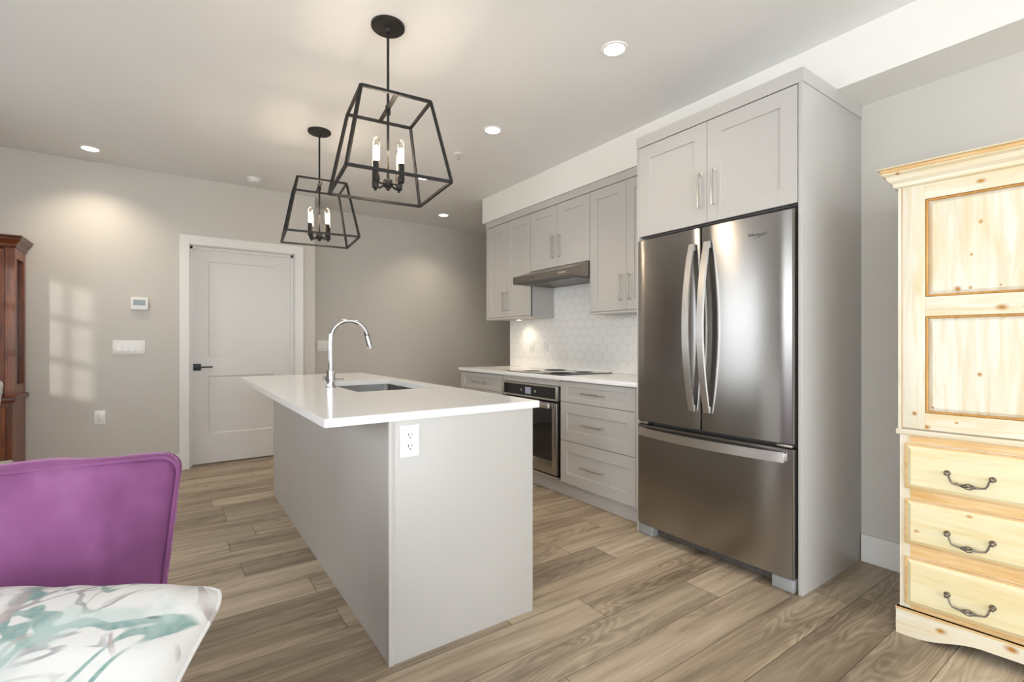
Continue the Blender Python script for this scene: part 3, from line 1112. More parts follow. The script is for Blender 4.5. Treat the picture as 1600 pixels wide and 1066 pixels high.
def fridge_cabinet():
    t = thing('fridge_cabinet', 'tall grey surround around the fridge with two doors on top', 'cabinet', (2.70, 1.553, 0))
    build(MB().box(PX, XR - 0.001, 1.068, 1.087, 0, 2.372, 0.001), 'side_panel', M['cab'], t)
    build(MB().box(PX, XR - 0.032, 2.0205, 2.0395, 0, 2.372, 0.001), 'side_panel', M['cab'], t)
    build(MB().box(PX + 0.021, XR - 0.001, 1.0875, 2.020, 1.815, 2.372), 'body', M['cab'], t)
    mb = MB()
    mb.box(PX - 0.003, XR - 0.001, 1.064, 2.0395, 2.372, 2.4375)
    build(mb, 'crown', M['cab'], t)
    build(MB().box(PX + 0.014, PX + 0.021, 1.0875, 2.020, 1.816, 2.371), 'shadow_gap', M['gap'], t)
    for a, b, yh in ((1.090, 1.5525, 1.508), (1.5555, 2.018, 1.590)):
        d = build(shaker_x(PX - 0.002, a, b, 1.820, 2.366, 0.078), 'door', M['cab'], t)
        pull(d, PX - 0.002, yh, 1.998, 0.20)


def curved_front(y0, y1, z0, z1, xe, bow, ymid, half, th, n=14, r=0.012):
    """door skin: front follows a shallow curve around ymid; rounded edges"""
    poly = []
    ys = [y0 + (y1 - y0) * k / n for k in range(n + 1)]

    def fx(y):
        return xe - bow * (1 - ((y - ymid) / half) ** 2)
    pts = [(xe + th, y0)] + [(fx(y0) + r, y0)] + [(fx(y0) + r * 0.3, y0 + r * 0.3)]
    pts += [(fx(y), y) for y in ys[1:-1]]
    pts += [(fx(y1) + r * 0.3, y1 - r * 0.3), (fx(y1) + r, y1), (xe + th, y1)]
    return MB().prism(pts, 'z', z0, z1)


def refrigerator():
    t = thing('refrigerator', 'stainless steel french door refrigerator with bottom freezer drawer', 'refrigerator', (2.70, 1.555, 0))
    build(MB().box(2.425, 3.00, FY0 + 0.004, FY1 - 0.004, 0.055, 1.775), 'body', M['darkbody'], t)
    ym, half = (FY0 + FY1) / 2, 0.457
    ysp = 1.567
    xe, bow = 2.350, 0.012
    defs = [(FY0, ysp - 0.0025, 'right'), (ysp + 0.0025, FY1, 'left')]
    doors = {}
    for a, b, s in defs:
        doors[s] = build(curved_front(a, b, 0.697, 1.788, xe, bow, ym, half, 0.058), 'door', M['steel'], t)
        build(MB().box(xe + 0.059, 2.424, a + 0.012, b - 0.012, 0.71, 1.77), 'gasket', M['gap'], doors[s])
        # bright rounded edge strip
        ya = FY0 if s == 'right' else FY1
    dw = build(curved_front(FY0, FY1, 0.072, 0.672, xe, bow, ym, half, 0.058), 'freezer_drawer', M['steel'], t)
    build(MB().box(xe + 0.059, 2.424, FY0 + 0.012, FY1 - 0.012, 0.09, 0.66), 'gasket', M['gap'], dw)

    # bowed handles
    def bow_handle(yc, s):
        mb = MB()
        pts, rs = [], []
        for k in range(25):
            u = k / 24
            z = 0.795 + (1.705 - 0.795) * u
            x = xe - bow - 0.012 - 0.062 * math.sin(PI * u) ** 0.9
            pts.append((x, yc, z))
            w = 0.0175
            rs.append((w, 0.0065))
        n = 4
        # rectangular strap section
        rings = []
        for p, (w, h) in zip(pts, rs):
            rings.append([mb.bm.verts.new((p[0] + sx * h, p[1] + sy * w, p[2])) for sx, sy in ((-1, -1), (-1, 1), (1, 1), (1, -1))])
        for A, B in zip(rings, rings[1:]):
            for k in range(4):
                mb.bm.faces.new((A[k], A[(k + 1) % 4], B[(k + 1) % 4], B[k]))
        mb.bm.faces.new(rings[0]); mb.bm.faces.new(rings[-1])
        es = [e for e in mb.bm.edges if abs((e.verts[0].co - e.verts[1].co).z) > 1e-4]
        bmesh.ops.bevel(mb.bm, geom=es, offset=0.0025, segments=2, affect='EDGES')
        for z in (0.812, 1.688):
            mb.box(xe - bow - 0.018, xe + 0.004, yc - 0.010, yc + 0.010, z - 0.016, z + 0.016, 0.002)
        return mb
    build(bow_handle(1.613, 1), 'handle', M['steel_light'], doors['left'])
    build(bow_handle(1.522, -1), 'handle', M['steel_light'], doors['right'])
    mb = MB()
    rings = []
    for k in range(29):
        u = k / 28
        y = 1.130 + (1.985 - 1.130) * u
        x = xe - bow - 0.004 - 0.046 * math.sin(PI * u) ** 0.8
        rings.append([mb.bm.verts.new((x + sx * 0.006, y, 0.633 + sz * 0.0235)) for sx, sz in ((-1, -1), (-1, 1), (1, 1), (1, -1))])
    for A, B in zip(rings, rings[1:]):
        for k in range(4):
            mb.bm.faces.new((A[k], A[(k + 1) % 4], B[(k + 1) % 4], B[k]))
    mb.bm.faces.new(rings[0]); mb.bm.faces.new(rings[-1])
    for y in (1.140, 1.975):
        mb.box(xe - bow - 0.006, xe + 0.004, y - 0.012, y + 0.012, 0.615, 0.651, 0.002)
    build(mb, 'handle', M['steel_light'], dw)
    # hinge covers, feet, grille
    for y0, y1 in ((FY0 + 0.006, FY0 + 0.075), (FY1 - 0.075, FY1 - 0.006)):
        build(MB().box(2.385, 2.50, y0, y1, 1.776, 1.800, 0.004), 'hinge_cover', M['darkbody'], t)
        build(MB().box(xe + 0.002, 2.42, y0, y1, 0.679, 0.691, 0.002), 'center_hinge', M['nickel'], t)
    build(MB().box(xe + 0.012, 2.50, FY0 + 0.002, FY0 + 0.105, 0.0, 0.062, 0.008, 3), 'foot_cover', M['grey_plastic'], t)
    build(MB().box(xe + 0.012, 2.50, FY1 - 0.105, FY1 - 0.002, 0.0, 0.062, 0.008, 3), 'foot_cover', M['grey_plastic'], t)
    mb = MB()
    mb.box(2.412, 2.45, FY0 + 0.10, FY1 - 0.10, 0.012, 0.066)
    for k in range(18):
        yy = FY0 + 0.13 + k * 0.038
        mb.box(2.408, 2.414, yy, yy + 0.026, 0.022, 0.056)
    build(mb, 'toe_grille', M['darkbody'], t)
    # maker's lettering
    cu = bpy.data.curves.new('lettering', 'FONT')
    cu.body = 'Whirlpool'
    cu.size = 0.0225
    cu.extrude = 0.0006
    to = bpy.data.objects.new('lettering', cu)
    me = bpy.data.meshes.new_from_object(to)
    bpy.data.objects.remove(to)
    xs = [v.co.x for v in me.vertices]
    wd = max(xs) - min(xs)
    k = 0.088 / wd
    ya, za = 1.306, 1.690
    off = OFF[t.name]
    for v in me.vertices:
        u, w, d = v.co.x * k, v.co.y, v.co.z
        y = ya - u
        x = xe - bow * (1 - ((y - ym) / half) ** 2) - 0.0010 - d
        v.co = Vector((x, y, za + w)) - off
    me.materials.append(M['darkbody'])
    bo = bpy.data.objects.new('logo_lettering', me)
    COL.objects.link(bo)
    bo.parent = doors['right']
    mb = MB()
    pts = []
    for q in range(13):
        u = q / 12
        y = ya - 0.028 - 0.052 * u
        pts.append((xe - bow * (1 - ((y - ym) / half) ** 2) - 0.001, y, za - 0.004 - 0.010 * math.sin(PI * (u * 0.6 + 0.2)) + 0.012 * u))
    mb.tube(pts, 0.0010, 6)
    build(mb, 'logo_swoosh', M['darkbody'], doors['right'])


# ------------------------------------------------------------------ island, sink, tap
def island():
    x0, x1, y0, y1 = 0.6416, 1.2946, 1.6915, 4.100
    zt = 0.884
    t = thing('kitchen_island', 'long grey kitchen island base with a plain end panel under white top', 'island', ((x0 + x1) / 2, (y0 + y1) / 2, 0))
    build(MB().box(x0, x1, y0, y0 + 0.022, 0, zt, 0.001), 'end_panel', M['cab'], t)
    build(MB().box(x0, x1, y1 - 0.022, y1, 0, zt, 0.001), 'end_panel', M['cab'], t)
    build(MB().box(x0 + 0.004, x0 + 0.022, y0 + 0.0225, y1 - 0.0225, 0, zt), 'back_panel', M['cab'], t)
    build(MB().box(x0 + 0.0005, x0 + 0.020, y0 - 0.003, y0 + 0.0005, 0, zt, 0.0008), 'corner_strip', M['cab'], t)
    mb = MB()
    mb.box(x0 + 0.023, x1 - 0.021, y0 + 0.0225, y0 + 0.80, 0.10, zt)
    mb.box(x0 + 0.023, x1 - 0.021, y1 - 0.80, y1 - 0.0225, 0.10, zt)
    mb.box(x0 + 0.023, x1 - 0.021, y0 + 0.80, y1 - 0.80, 0.10, 0.62)
    build(mb, 'body', M['cab'], t)
    build(MB().box(x1 - 0.075, x1 - 0.060, y0 + 0.0225, y1 - 0.0225, 0, 0.10), 'toe_kick', M['cab'], t)
    n = 4
    w = (y1 - y0 - 0.045) / n
    for k in range(n):
        a, b = y0 + 0.0225 + k * w + 0.0015, y0 + 0.0225 + (k + 1) * w - 0.0015
        mb = shaker_x(-x1, a, b, 0.105, 0.878)
        bmesh.ops.scale(mb.bm, vec=(-1, 1, 1), verts=mb.bm.verts)
        d = build(mb, 'door', M['cab'], t)
        mb = MB()
        for zz in (0.72, 0.86):
            mb.tube([(x1, b - 0.04, zz - 0.01), (x1 + 0.032, b - 0.04, zz - 0.01)], 0.005, 10)
        mb.box(x1 + 0.027, x1 + 0.037, b - 0.0455, b - 0.0345, 0.69, 0.87, 0.002)
        build(mb, 'handle', M['nickel'], d)
    hole = (0.788, 1.230, 2.512, 3.250)
    o = build(MB().slab_hole((0.4177, 1.326, 1.685, 4.118), hole, 0.8845, 0.914), 'island_countertop', M['quartz'])
    tag(o, 'white quartz island top overhanging its left side, with a sink cut into it', 'countertop')
    # undermount sink
    t = thing('kitchen_sink', 'rectangular stainless undermount sink in the island top', 'sink', (1.009, 2.881, 0.68))
    hx0, hx1, hy0, hy1 = hole
    e = 0.004
    mb = MB()

    def rr(x0, x1, y0, y1, r, z, n=5):
        out = []
        for cx, cy, a0 in ((x1 - r, y1 - r, 0), (x0 + r, y1 - r, 90), (x0 + r, y0 + r, 180), (x1 - r, y0 + r, 270)):
            for k in range(n + 1):
                a = math.radians(a0 + 90 * k / n)
                out.append(mb.bm.verts.new((cx + r * math.cos(a), cy + r * math.sin(a), z)))
        return out
    loops = [rr(hx0 - 0.018, hx1 + 0.018, hy0 - 0.018, hy1 + 0.018, 0.03, 0.8835),
             rr(hx0 + e, hx1 - e, hy0 + e, hy1 - e, 0.03, 0.8835),
             rr(hx0 + e + 0.003, hx1 - e - 0.003, hy0 + e + 0.003, hy1 - e - 0.003, 0.03, 0.72),
             rr(hx0 + e + 0.014, hx1 - e - 0.014, hy0 + e + 0.014, hy1 - e - 0.014, 0.025, 0.690),
             rr(0.97, 1.05, 2.84, 2.92, 0.039, 0.684)]
    for A, B in zip(loops, loops[1:]):
        for k in range(len(A)):
            j = (k + 1) % len(A)
            mb.bm.faces.new((A[k], A[j], B[j], B[k]))
    mb.bm.faces.new(loops[-1])
    build(mb, 'basin', M['sinksteel'], t)
    build(MB().lathe([(0.040, 0.6845), (0.040, 0.688), (0.030, 0.687), (0.028, 0.6855), (0.0, 0.6855)], (1.01, 2.88, 0), 28), 'drain', M['chrome'], t)
    # tap
    fx, fy = 0.739, 2.842
    t = thing('kitchen_tap', 'tall chrome gooseneck tap with pull-down spray beside the island sink', 'tap', (fx, fy, 0.914))
    mb = MB()
    mb.lathe([(0.0, 0.914), (0.030, 0.914), (0.030, 0.918), (0.0235, 0.921), (0.0235, 1.012), (0.019, 1.016), (0.0, 1.016)], (fx, fy, 0), 32)
    build(mb, 'base', M['chrome'], t)
    mb = MB()
    pts = [(fx, fy, 1.012), (fx, fy, 1.10), (fx, fy, 1.185)]
    R = 0.104
    zc = 1.192
    for k in range(1, 20):
        a = PI - math.radians(166) * k / 19
        pts.append((fx + R + R * math.cos(a), fy, zc + R * math.sin(a)))
    mb.tube(pts, 0.0135, 20)
    build(mb, 'spout', M['chrome'], t)
    a = PI - math.radians(166)
    ex, ez = fx + R + R * math.cos(a), zc + R * math.sin(a)
    dx, dz = math.sin(math.radians(14)), -math.cos(math.radians(14))
    build(MB().tube([(ex, fy, ez), (ex + 0.006 * dx, fy, ez + 0.006 * dz)], 0.0142, 20), 'collar', M['matte_black'], t)
    mb = MB()
    q = [(0.006, 0.0140), (0.02, 0.0150), (0.06, 0.0165), (0.085, 0.0175), (0.09, 0.0160)]
    mb.tube([(ex + s * dx, fy, ez + s * dz) for s, r in q], [r for s, r in q], 20)
    build(mb, 'spray_head', M['chrome'], t)
    hz = 0.966
    c, s = math.cos(-PSI), math.sin(-PSI)
    mb = MB()
    mb.tube([(fx - 0.022 * c, fy - 0.022 * s, hz), (fx - 0.040 * c, fy - 0.040 * s, hz)], 0.016, 20)
    mb.tube([(fx + 0.022 * c, fy + 0.022 * s, hz - 0.005), (fx + 0.075 * c, fy + 0.075 * s, hz - 0.002)], 0.0045, 10)
    build(mb, 'lever', M['chrome'], t)


# ------------------------------------------------------------------ pine armoire
def armoire():
    a = math.radians(5.9)
    t = thing('pine_armoire', 'tall whitewashed pine armoire with three yellow drawers at the right edge', 'armoire', (2.416, 0.721, 0), -(PI / 2 - a))
    W, DP = 0.90, 0.50
    fr = 0.020
    # upper carcass
    mb = MB()
    mb.box(0.0, W, fr, DP, 0.822, 1.80)
    mb.box(0.0, 0.012, 0.0, fr, 0.822, 1.80, 0.001).box(W - 0.012, W, 0.0, fr, 0.822, 1.80, 0.001)
    build(mb, 'upper_body', M['pine'], t, local=True)
    # cornice: stacked mouldings along the front and both ends
    prof = [(0.002, 1.790), (-0.012, 1.796), (-0.015, 1.810), (-0.028, 1.822), (-0.034, 1.838), (-0.046, 1.846), (-0.046, 1.852)]
    mb = MB()

    def loop(o, z):
        return [mb.bm.verts.new(p) for p in ((o, DP, z), (o, o, z), (W - o, o, z), (W - o, DP, z))]
    L = [loop(o, z) for o, z in prof]
    for A, B in zip(L, L[1:]):
        for k in range(3):
            mb.bm.faces.new((A[k], A[k + 1], B[k + 1], B[k]))
    mb.bm.faces.new(L[0])
    mb.bm.faces.new(L[-1])
    cr = build(mb, 'cornice', M['pine_x'], t, local=True, angle=20)
    build(MB().box(-0.050, W + 0.050, -0.050, DP, 1.852, 1.866, 0.003), 'cornice_lip', M['honey'], cr, local=True)
    build(MB().box(-0.058, W + 0.058, -0.058, DP, 1.866, 1.872, 0.002), 'cornice_top', M['pine_x'], cr, local=True)
    # doors
    for k, (x0, x1) in enumerate(((0.013, 0.4485), (0.4515, 0.887))):
        z0, z1 = 0.828, 1.794
        ps = [(0.892, 1.273), (1.348, 1.733)]
        pa, pb = (x0 + 0.072, x1 - 0.066) if k == 0 else (x0 + 0.066, x1 - 0.072)
        mb = MB()
        mb.box(x0, pa, 0, fr, z0, z1, 0.002).box(pb, x1, 0, fr, z0, z1, 0.002)
        build_d = build(mb, 'door', M['pine'], t, local=True)
        for za, zb_ in ((z0, ps[0][0]), (ps[0][1], ps[1][0]), (ps[1][1], z1)):
            build(MB().box(pa, pb, 0.0003, fr, za, zb_), 'rail', M['pine_x'], build_d, local=True)
        for za, zb_ in ps:
            mb = MB()
            i = 0.022
            mb.box(pa, pb, 0.014, fr, za, zb_)
            O = [(pa + 0.008, 0.014, za + 0.008), (pb - 0.008, 0.014, za + 0.008), (pb - 0.008, 0.014, zb_ - 0.008), (pa + 0.008, 0.014, zb_ - 0.008)]
            I = [(pa + i, 0.006, za + i), (pb - i, 0.006, za + i), (pb - i, 0.006, zb_ - i), (pa + i, 0.006, zb_ - i)]
            O = [mb.bm.verts.new(p) for p in O]
            I = [mb.bm.verts.new(p) for p in I]
            for q in range(4):
                mb.bm.faces.new((O[q], O[(q + 1) % 4], I[(q + 1) % 4], I[q]))
            mb.bm.faces.new(I)
            build(mb, 'panel', M['pine'], build_d, local=True, angle=4)
            mb = MB()
            r = 0.0042
            e = 0.005
            c4 = [(pa + e, 0.006, za + e), (pb - e, 0.006, za + e), (pb - e, 0.006, zb_ - e), (pa + e, 0.006, zb_ - e)]
            for q in range(4):
                mb.tube([c4[q], c4[(q + 1) % 4]], r, 8)
            for q in range(4):
                mb.tube([tuple(c4[q][d] + (I[q].co[d] - c4[q][d]) * 0 for d in range(3)), c4[q]] if False else [c4[q], (c4[q][0] + 1e-4, c4[q][1], c4[q][2])], r, 6)
            build(mb, 'moulding', M['honey_z'], build_d, local=True)
        build(MB().box(x0 - 0.0012 if k == 0 else x1 - 0.001, x0 + 0.001 if k == 0 else x1 + 0.0012, -0.0006, fr, z0, z1), 'edge_stain', M['honey_z'], build_d, local=True)
    # waist moulding
    build(MB().box(-0.006, W + 0.006, -0.010, DP, 0.800, 0.822, 0.004), 'waist_moulding', M['pine_x'], t, local=True)
    # lower carcass
    mb = MB()
    mb.box(0.006, W - 0.006, 0.002, DP, 0.100, 0.800)
    build(mb, 'lower_body', M['pine'], t, local=True)
    mb = MB()
    for z0, z1 in ((0.770, 0.800), (0.5475, 0.5835), (0.316, 0.362), (0.105, 0.121)):
        mb.box(0.040, W - 0.040, -0.0004, 0.004, z0, z1)
    build(mb, 'drawer_rail', M['honey'], t, local=True)
    for z0, z1 in ((0.586, 0.766), (0.365, 0.545), (0.123, 0.313)):
        x0, x1 = 0.023, W - 0.023
        mb = MB()
        mb.box(x0, x1, -0.006, 0.004, z0, z1, 0.003)
        d = build(mb, 'drawer', M['honey'], t, local=True)
        mb = MB()
        i0, i1 = 0.008, 0.020
        O = [(x0 + i0, -0.006, z0 + i0), (x1 - i0, -0.006, z0 + i0), (x1 - i0, -0.006, z1 - i0), (x0 + i0, -0.006, z1 - i0)]
        I = [(x0 + i1, -0.014, z0 + i1), (x1 - i1, -0.014, z0 + i1), (x1 - i1, -0.014, z1 - i1), (x0 + i1, -0.014, z1 - i1)]
        O = [mb.bm.verts.new(p) for p in O]
        I = [mb.bm.verts.new(p) for p in I]
        for q in range(4):
            mb.bm.faces.new((O[q], O[(q + 1) % 4], I[(q + 1) % 4], I[q]))
        mb.bm.faces.new(I)
        build(mb, 'front_panel', M['pine_drawer'], d, local=True, angle=4)
        zc = {0.586: 0.673, 0.365: 0.443, 0.123: 0.211}[z0]
        for xc in (0.214, W - 0.214):
            mb = MB()
            y = -0.014
            for s in (-1, 1):
                mb.lathe([(0.0, 0.0), (0.0105, 0.0), (0.0085, -0.004), (0.004, -0.008), (0.0038, -0.016), (0.007, -0.020), (0.006, -0.026), (0.0, -0.028)], (xc + s * 0.062, y, zc), 16, 'y')
            pts = [(-0.062, -0.020, 0.0), (-0.056, -0.024, -0.004), (-0.050, -0.028, -0.022), (-0.044, -0.029, -0.031), (-0.026, -0.030, -0.034),
                   (-0.020, -0.030, -0.034), (0.0, -0.031, -0.035), (0.020, -0.030, -0.034), (0.026, -0.030, -0.034), (0.044, -0.029, -0.031), (0.050, -0.028, -0.022), (0.056, -0.024, -0.004), (0.062, -0.020, 0.0)]
            rr = [0.003, 0.0032, 0.0034, 0.0034, 0.0036, 0.0036, 0.0036, 0.0036, 0.0036, 0.0034, 0.0034, 0.0032, 0.003]
            mb.tube([(xc + p[0], y + p[1] + 0.002, zc + p[2]) for p in pts], rr, 8)
            # twisted cage in the middle
            for w in range(4):
                hp = []
                for q in range(13):
                    u = q / 12
                    rad = 0.0075 * math.sin(PI * u) + 0.002
                    an = w * PI / 2 + 2.6 * u
                    hp.append((xc - 0.022 + 0.044 * u, y - 0.0285 + rad * math.cos(an), zc - 0.0345 + rad * math.sin(an)))
                mb.tube(hp, 0.0020, 6)
            build(mb, 'handle', M['pewter'], d, local=True)
    # plinth with a scalloped lower edge
    mb = MB()
    top = [(-0.004, 0.106), (W + 0.004, 0.106)]
    bot = []
    n = 40
    for k in range(n + 1):
        u = k / n
        x = (W + 0.004) - (W + 0.008) * u
        e = min(x + 0.004, W + 0.004 - x)
        z = 0.0 if e < 0.055 else 0.045 * (0.5 - 0.5 * math.cos(PI * min(1, (e - 0.055) / 0.20)))
        bot.append((x, z))
    mb.prism(top + bot, 'y', -0.014, 0.008)
    mb.box(0.0, 0.02, 0.008, DP, 0.0, 0.105).box(W - 0.02, W, 0.008, DP, 0.0, 0.105).box(0.0, W, DP - 0.02, DP, 0.0, 0.105)
    pl = build(mb, 'plinth', M['pine_x'], t, local=True)
    build(MB().box(-0.006, W + 0.006, -0.017, 0.01, 0.098, 0.106, 0.003), 'plinth_bead', M['honey'], pl, local=True)


# ------------------------------------------------------------------ china cabinet
def china_cabinet():
    xr, xl = -0.949, -2.06
    yb = YB - 0.016
    t = thing('china_cabinet', 'dark cherry wood china cabinet with glass sides at the left edge', 'china cabinet', ((xr + xl) / 2, 5.19, 0))
    yf, yu = 4.985, 5.075
    mb = MB()
    mb.box(xl, xr, yf + 0.02, yb, 0.0, 0.735)
    build(mb, 'base', M['cherry'], t)
    n = 3
    w = (xr - xl - 0.06) / n
    for k in range(n):
        a = xl + 0.03 + k * w + 0.004
        b = a + w - 0.008
        d = build(panel_door_y(yf, a, b, 0.10, 0.70, [(a + 0.06, b - 0.06, 0.16, 0.64)], th=0.019), 'base_door', M['cherry'], t, angle=4)
        build(MB().lathe([(0.0, 0.0), (0.005, 0.0), (0.004, -0.012), (0.010, -0.018), (0.008, -0.026), (0.0, -0.028)], (b - 0.03, yf, 0.45), 14, 'y'), 'knob', M['pewter'], d)
    build(MB().box(xl - 0.02, xr + 0.022, yf - 0.028, yb, 0.735, 0.775, 0.010, 3), 'ledge', M['cherry_x'], t)
    mb = MB()
    s = 0.055
    for x in (xl, xr - s):
        mb.box(x, x + s, yu, yu + 0.055, 0.775, 1.88)
        mb.box(x, x + s, yb - 0.05, yb, 0.775, 1.88)
        mb.box(x + 0.001, x + s - 0.001, yu + 0.055, yb - 0.05, 0.776, 0.85)
        mb.box(x + 0.001, x + s - 0.001, yu + 0.055, yb - 0.05, 1.80, 1.879)
    mb.box(xl + s, xr - s, yb - 0.014, yb - 0.001, 0.776, 1.879).box(xl + 0.002, xr - 0.002, yu + 0.002, yb - 0.002, 1.88, 1.890)
    build(mb, 'upper_frame', M['cherry'], t)
    for x in (xl + 0.02, xr - 0.025):
        build(MB().box(x, x + 0.004, yu + 0.05, yb - 0.045, 0.845, 1.805), 'side_glass', M['cabinet_glass'], t)
    for k in range(2):
        wd = (xr - xl - 2 * s) / 2
        a = xl + s + k * wd + 0.002
        b = a + wd - 0.004
        mb = MB()
        mb.box(a, a + 0.05, yu - 0.002, yu + 0.02, 0.785, 1.86).box(b - 0.05, b, yu - 0.002, yu + 0.02, 0.785, 1.86)
        mb.box(a + 0.05, b - 0.05, yu - 0.002, yu + 0.02, 0.785, 0.845).box(a + 0.05, b - 0.05, yu - 0.002, yu + 0.02, 1.80, 1.86)
        d = build(mb, 'glass_door', M['cherry'], t)
        build(MB().box(a + 0.045, b - 0.045, yu + 0.008, yu + 0.012, 0.84, 1.805), 'pane', M['pane'], d)
    for z in (1.12, 1.46):
        build(MB().box(xl + s, xr - s, yu + 0.03, yb - 0.015, z, z + 0.008), 'shelf', M['pane'], t)
    prof = [(0.0, 1.870), (-0.008, 1.882), (-0.012, 1.900), (-0.036, 1.930), (-0.040, 1.945), (-0.046, 1.950), (-0.046, 1.960)]
    mb = MB()

    def loop(o, z):
        return [mb.bm.verts.new(p) for p in ((xl + o, yb, z), (xl + o, yu + o, z), (xr - o, yu + o, z), (xr - o, yb, z))]
    L = [loop(o, z) for o, z in prof]
    for A, B in zip(L, L[1:]):
        for k in range(3):
            mb.bm.faces.new((A[k], A[k + 1], B[k + 1], B[k]))
    mb.bm.faces.new(L[0])
    mb.bm.faces.new(L[-1])
    build(mb, 'crown', M['cherry_x'], t, angle=20)


def dining_chair():
    t = thing('dining_chair', 'grey painted dining chair back just showing at the left edge', 'chair', (-0.972, 3.90, 0), math.radians(4))
    w = 0.21
    m = M['grey_chair']
    build(MB().box(-w, w, -0.21, 0.21, 0.435, 0.465, 0.010, 3), 'seat', m, t, local=True)
    for sx in (-1, 1):
        build(MB().tube([(sx * 0.185, 0.185, 0.437), (sx * 0.195, 0.20, 0.0)], [0.020, 0.015], 12), 'leg', m, t, local=True)
        build(MB().tube([(sx * 0.185, -0.185, 0.437), (sx * 0.195, -0.235, 0.0)], [0.020, 0.015], 12), 'leg', m, t, local=True)
    # flared back posts under a curved crest rail
    mb = MB()
    for sx in (-1, 1):
        mb.tube([(sx * 0.168, -0.188, 0.455), (sx * 0.178, -0.205, 0.62), (sx * 0.192, -0.225, 0.80), (sx * 0.212, -0.245, 0.945)], (0.015, 0.013), 10)
    mb.tube([(0.222 * k / 8, -0.247 - 0.02 * (1 - (k / 8) ** 2), 0.945 + 0.022 * (1 - (k / 8) ** 2)) for k in range(-8, 9)], [(0.012, 0.010)] + [(0.030, 0.014)] * 15 + [(0.012, 0.010)], 12, flat=(0, 0, 1))
    for k in range(5):
        x = -0.12 + 0.06 * k
        mb.tube([(x * 0.8, -0.19, 0.46), (x, -0.258, 0.945)], 0.008, 8)
    build(mb, 'backrest', m, t, local=True)


# ------------------------------------------------------------------ purple chair and pillow
def pillow_mesh(w, h, th, nx=36, ny=30, corner=2.6, pinch=0.10, wr=0.004, seed=0.0, flat=0.0):
    """closed cushion in local x (width), z (height); y is thickness; returns bm"""
    bm = bmesh.new()
    grid = {}
    for side in (-1, 1):
        for i in range(nx + 1):
            for j in range(ny + 1):
                u, v = -1 + 2 * i / nx, -1 + 2 * j / ny
                edge = i in (0, nx) or j in (0, ny)
                if edge and side == 1:
                    grid[(1, i, j)] = grid[(-1, i, j)]
                    continue
                t = ((1 - abs(u) ** corner) * (1 - abs(v) ** corner))
                t = max(0.0, t) ** 0.5
                px = u * w / 2 * (1 - pinch * (1 - v * v) * abs(u) ** 3 * 0.5)
                pz = v * h / 2 * (1 - pinch * (1 - u * u) * abs(v) ** 3 * 0.5)
                nz = noise.noise(Vector((px * 7 + seed, pz * 7, side * 3.0))) + 0.5 * noise.noise(Vector((px * 17 + seed, pz * 13, side * 5.0)))
                y = side * (th / 2 * t + wr * nz * min(1, t * 2))
                grid[(side, i, j)] = bm.verts.new((px, y, pz))
    for side in (-1, 1):
        for i in range(nx):
            for j in range(ny):
                q = [grid[(side, i, j)], grid[(side, i + 1, j)], grid[(side, i + 1, j + 1)], grid[(side, i, j + 1)]]
                bm.faces.new(q if side == -1 else q[::-1])
    return bm, grid


def box_cushion(w, h, th, r, wr, seed, nx=40, nz=30, ny=8, bul=0.03):
    """boxy loose cushion: front face towards -y"""
    bm = bmesh.new()
    r0 = bmesh.ops.create_cube(bm, size=1.0)
    bmesh.ops.subdivide_edges(bm, edges=bm.edges, cuts=23, use_grid_fill=True)
    for v in bm.verts:
        u = Vector((v.co.x * 2, v.co.y * 2, v.co.z * 2))
        p = Vector((u.x * w / 2, u.y * th / 2, u.z * h / 2))
        # rounded box
        c = Vector((max(-w / 2 + r, min(w / 2 - r, p.x)), max(-th / 2 + r, min(th / 2 - r, p.y)), max(-h / 2 + r, min(h / 2 - r, p.z))))
        d = p - c
        if d.length > 1e-9:
            p = c + d.normalized() * r if d.length > r else p
        fx, fz = 1 - min(1, abs(u.x)) ** 2.2, 1 - min(1, abs(u.z)) ** 2.2
        p.y += math.copysign(1, u.y) * bul * fx * fz * min(1, abs(u.y))
        p.z += 0.014 * math.copysign(1, u.z) * fx * min(1, abs(u.z)) ** 2
        n1 = noise.noise(Vector((p.x * 6 + seed, p.y * 6, p.z * 6)))
        n2 = noise.noise(Vector((p.x * 14 + seed, p.y * 10, p.z * 20)))
        nrm = Vector((u.x ** 5, u.y ** 5, u.z ** 5))
        if nrm.length > 1e-6:
            nrm.normalize()
        p += nrm * (wr * n1 + wr * 0.5 * n2)
        v.co = p
    return bm


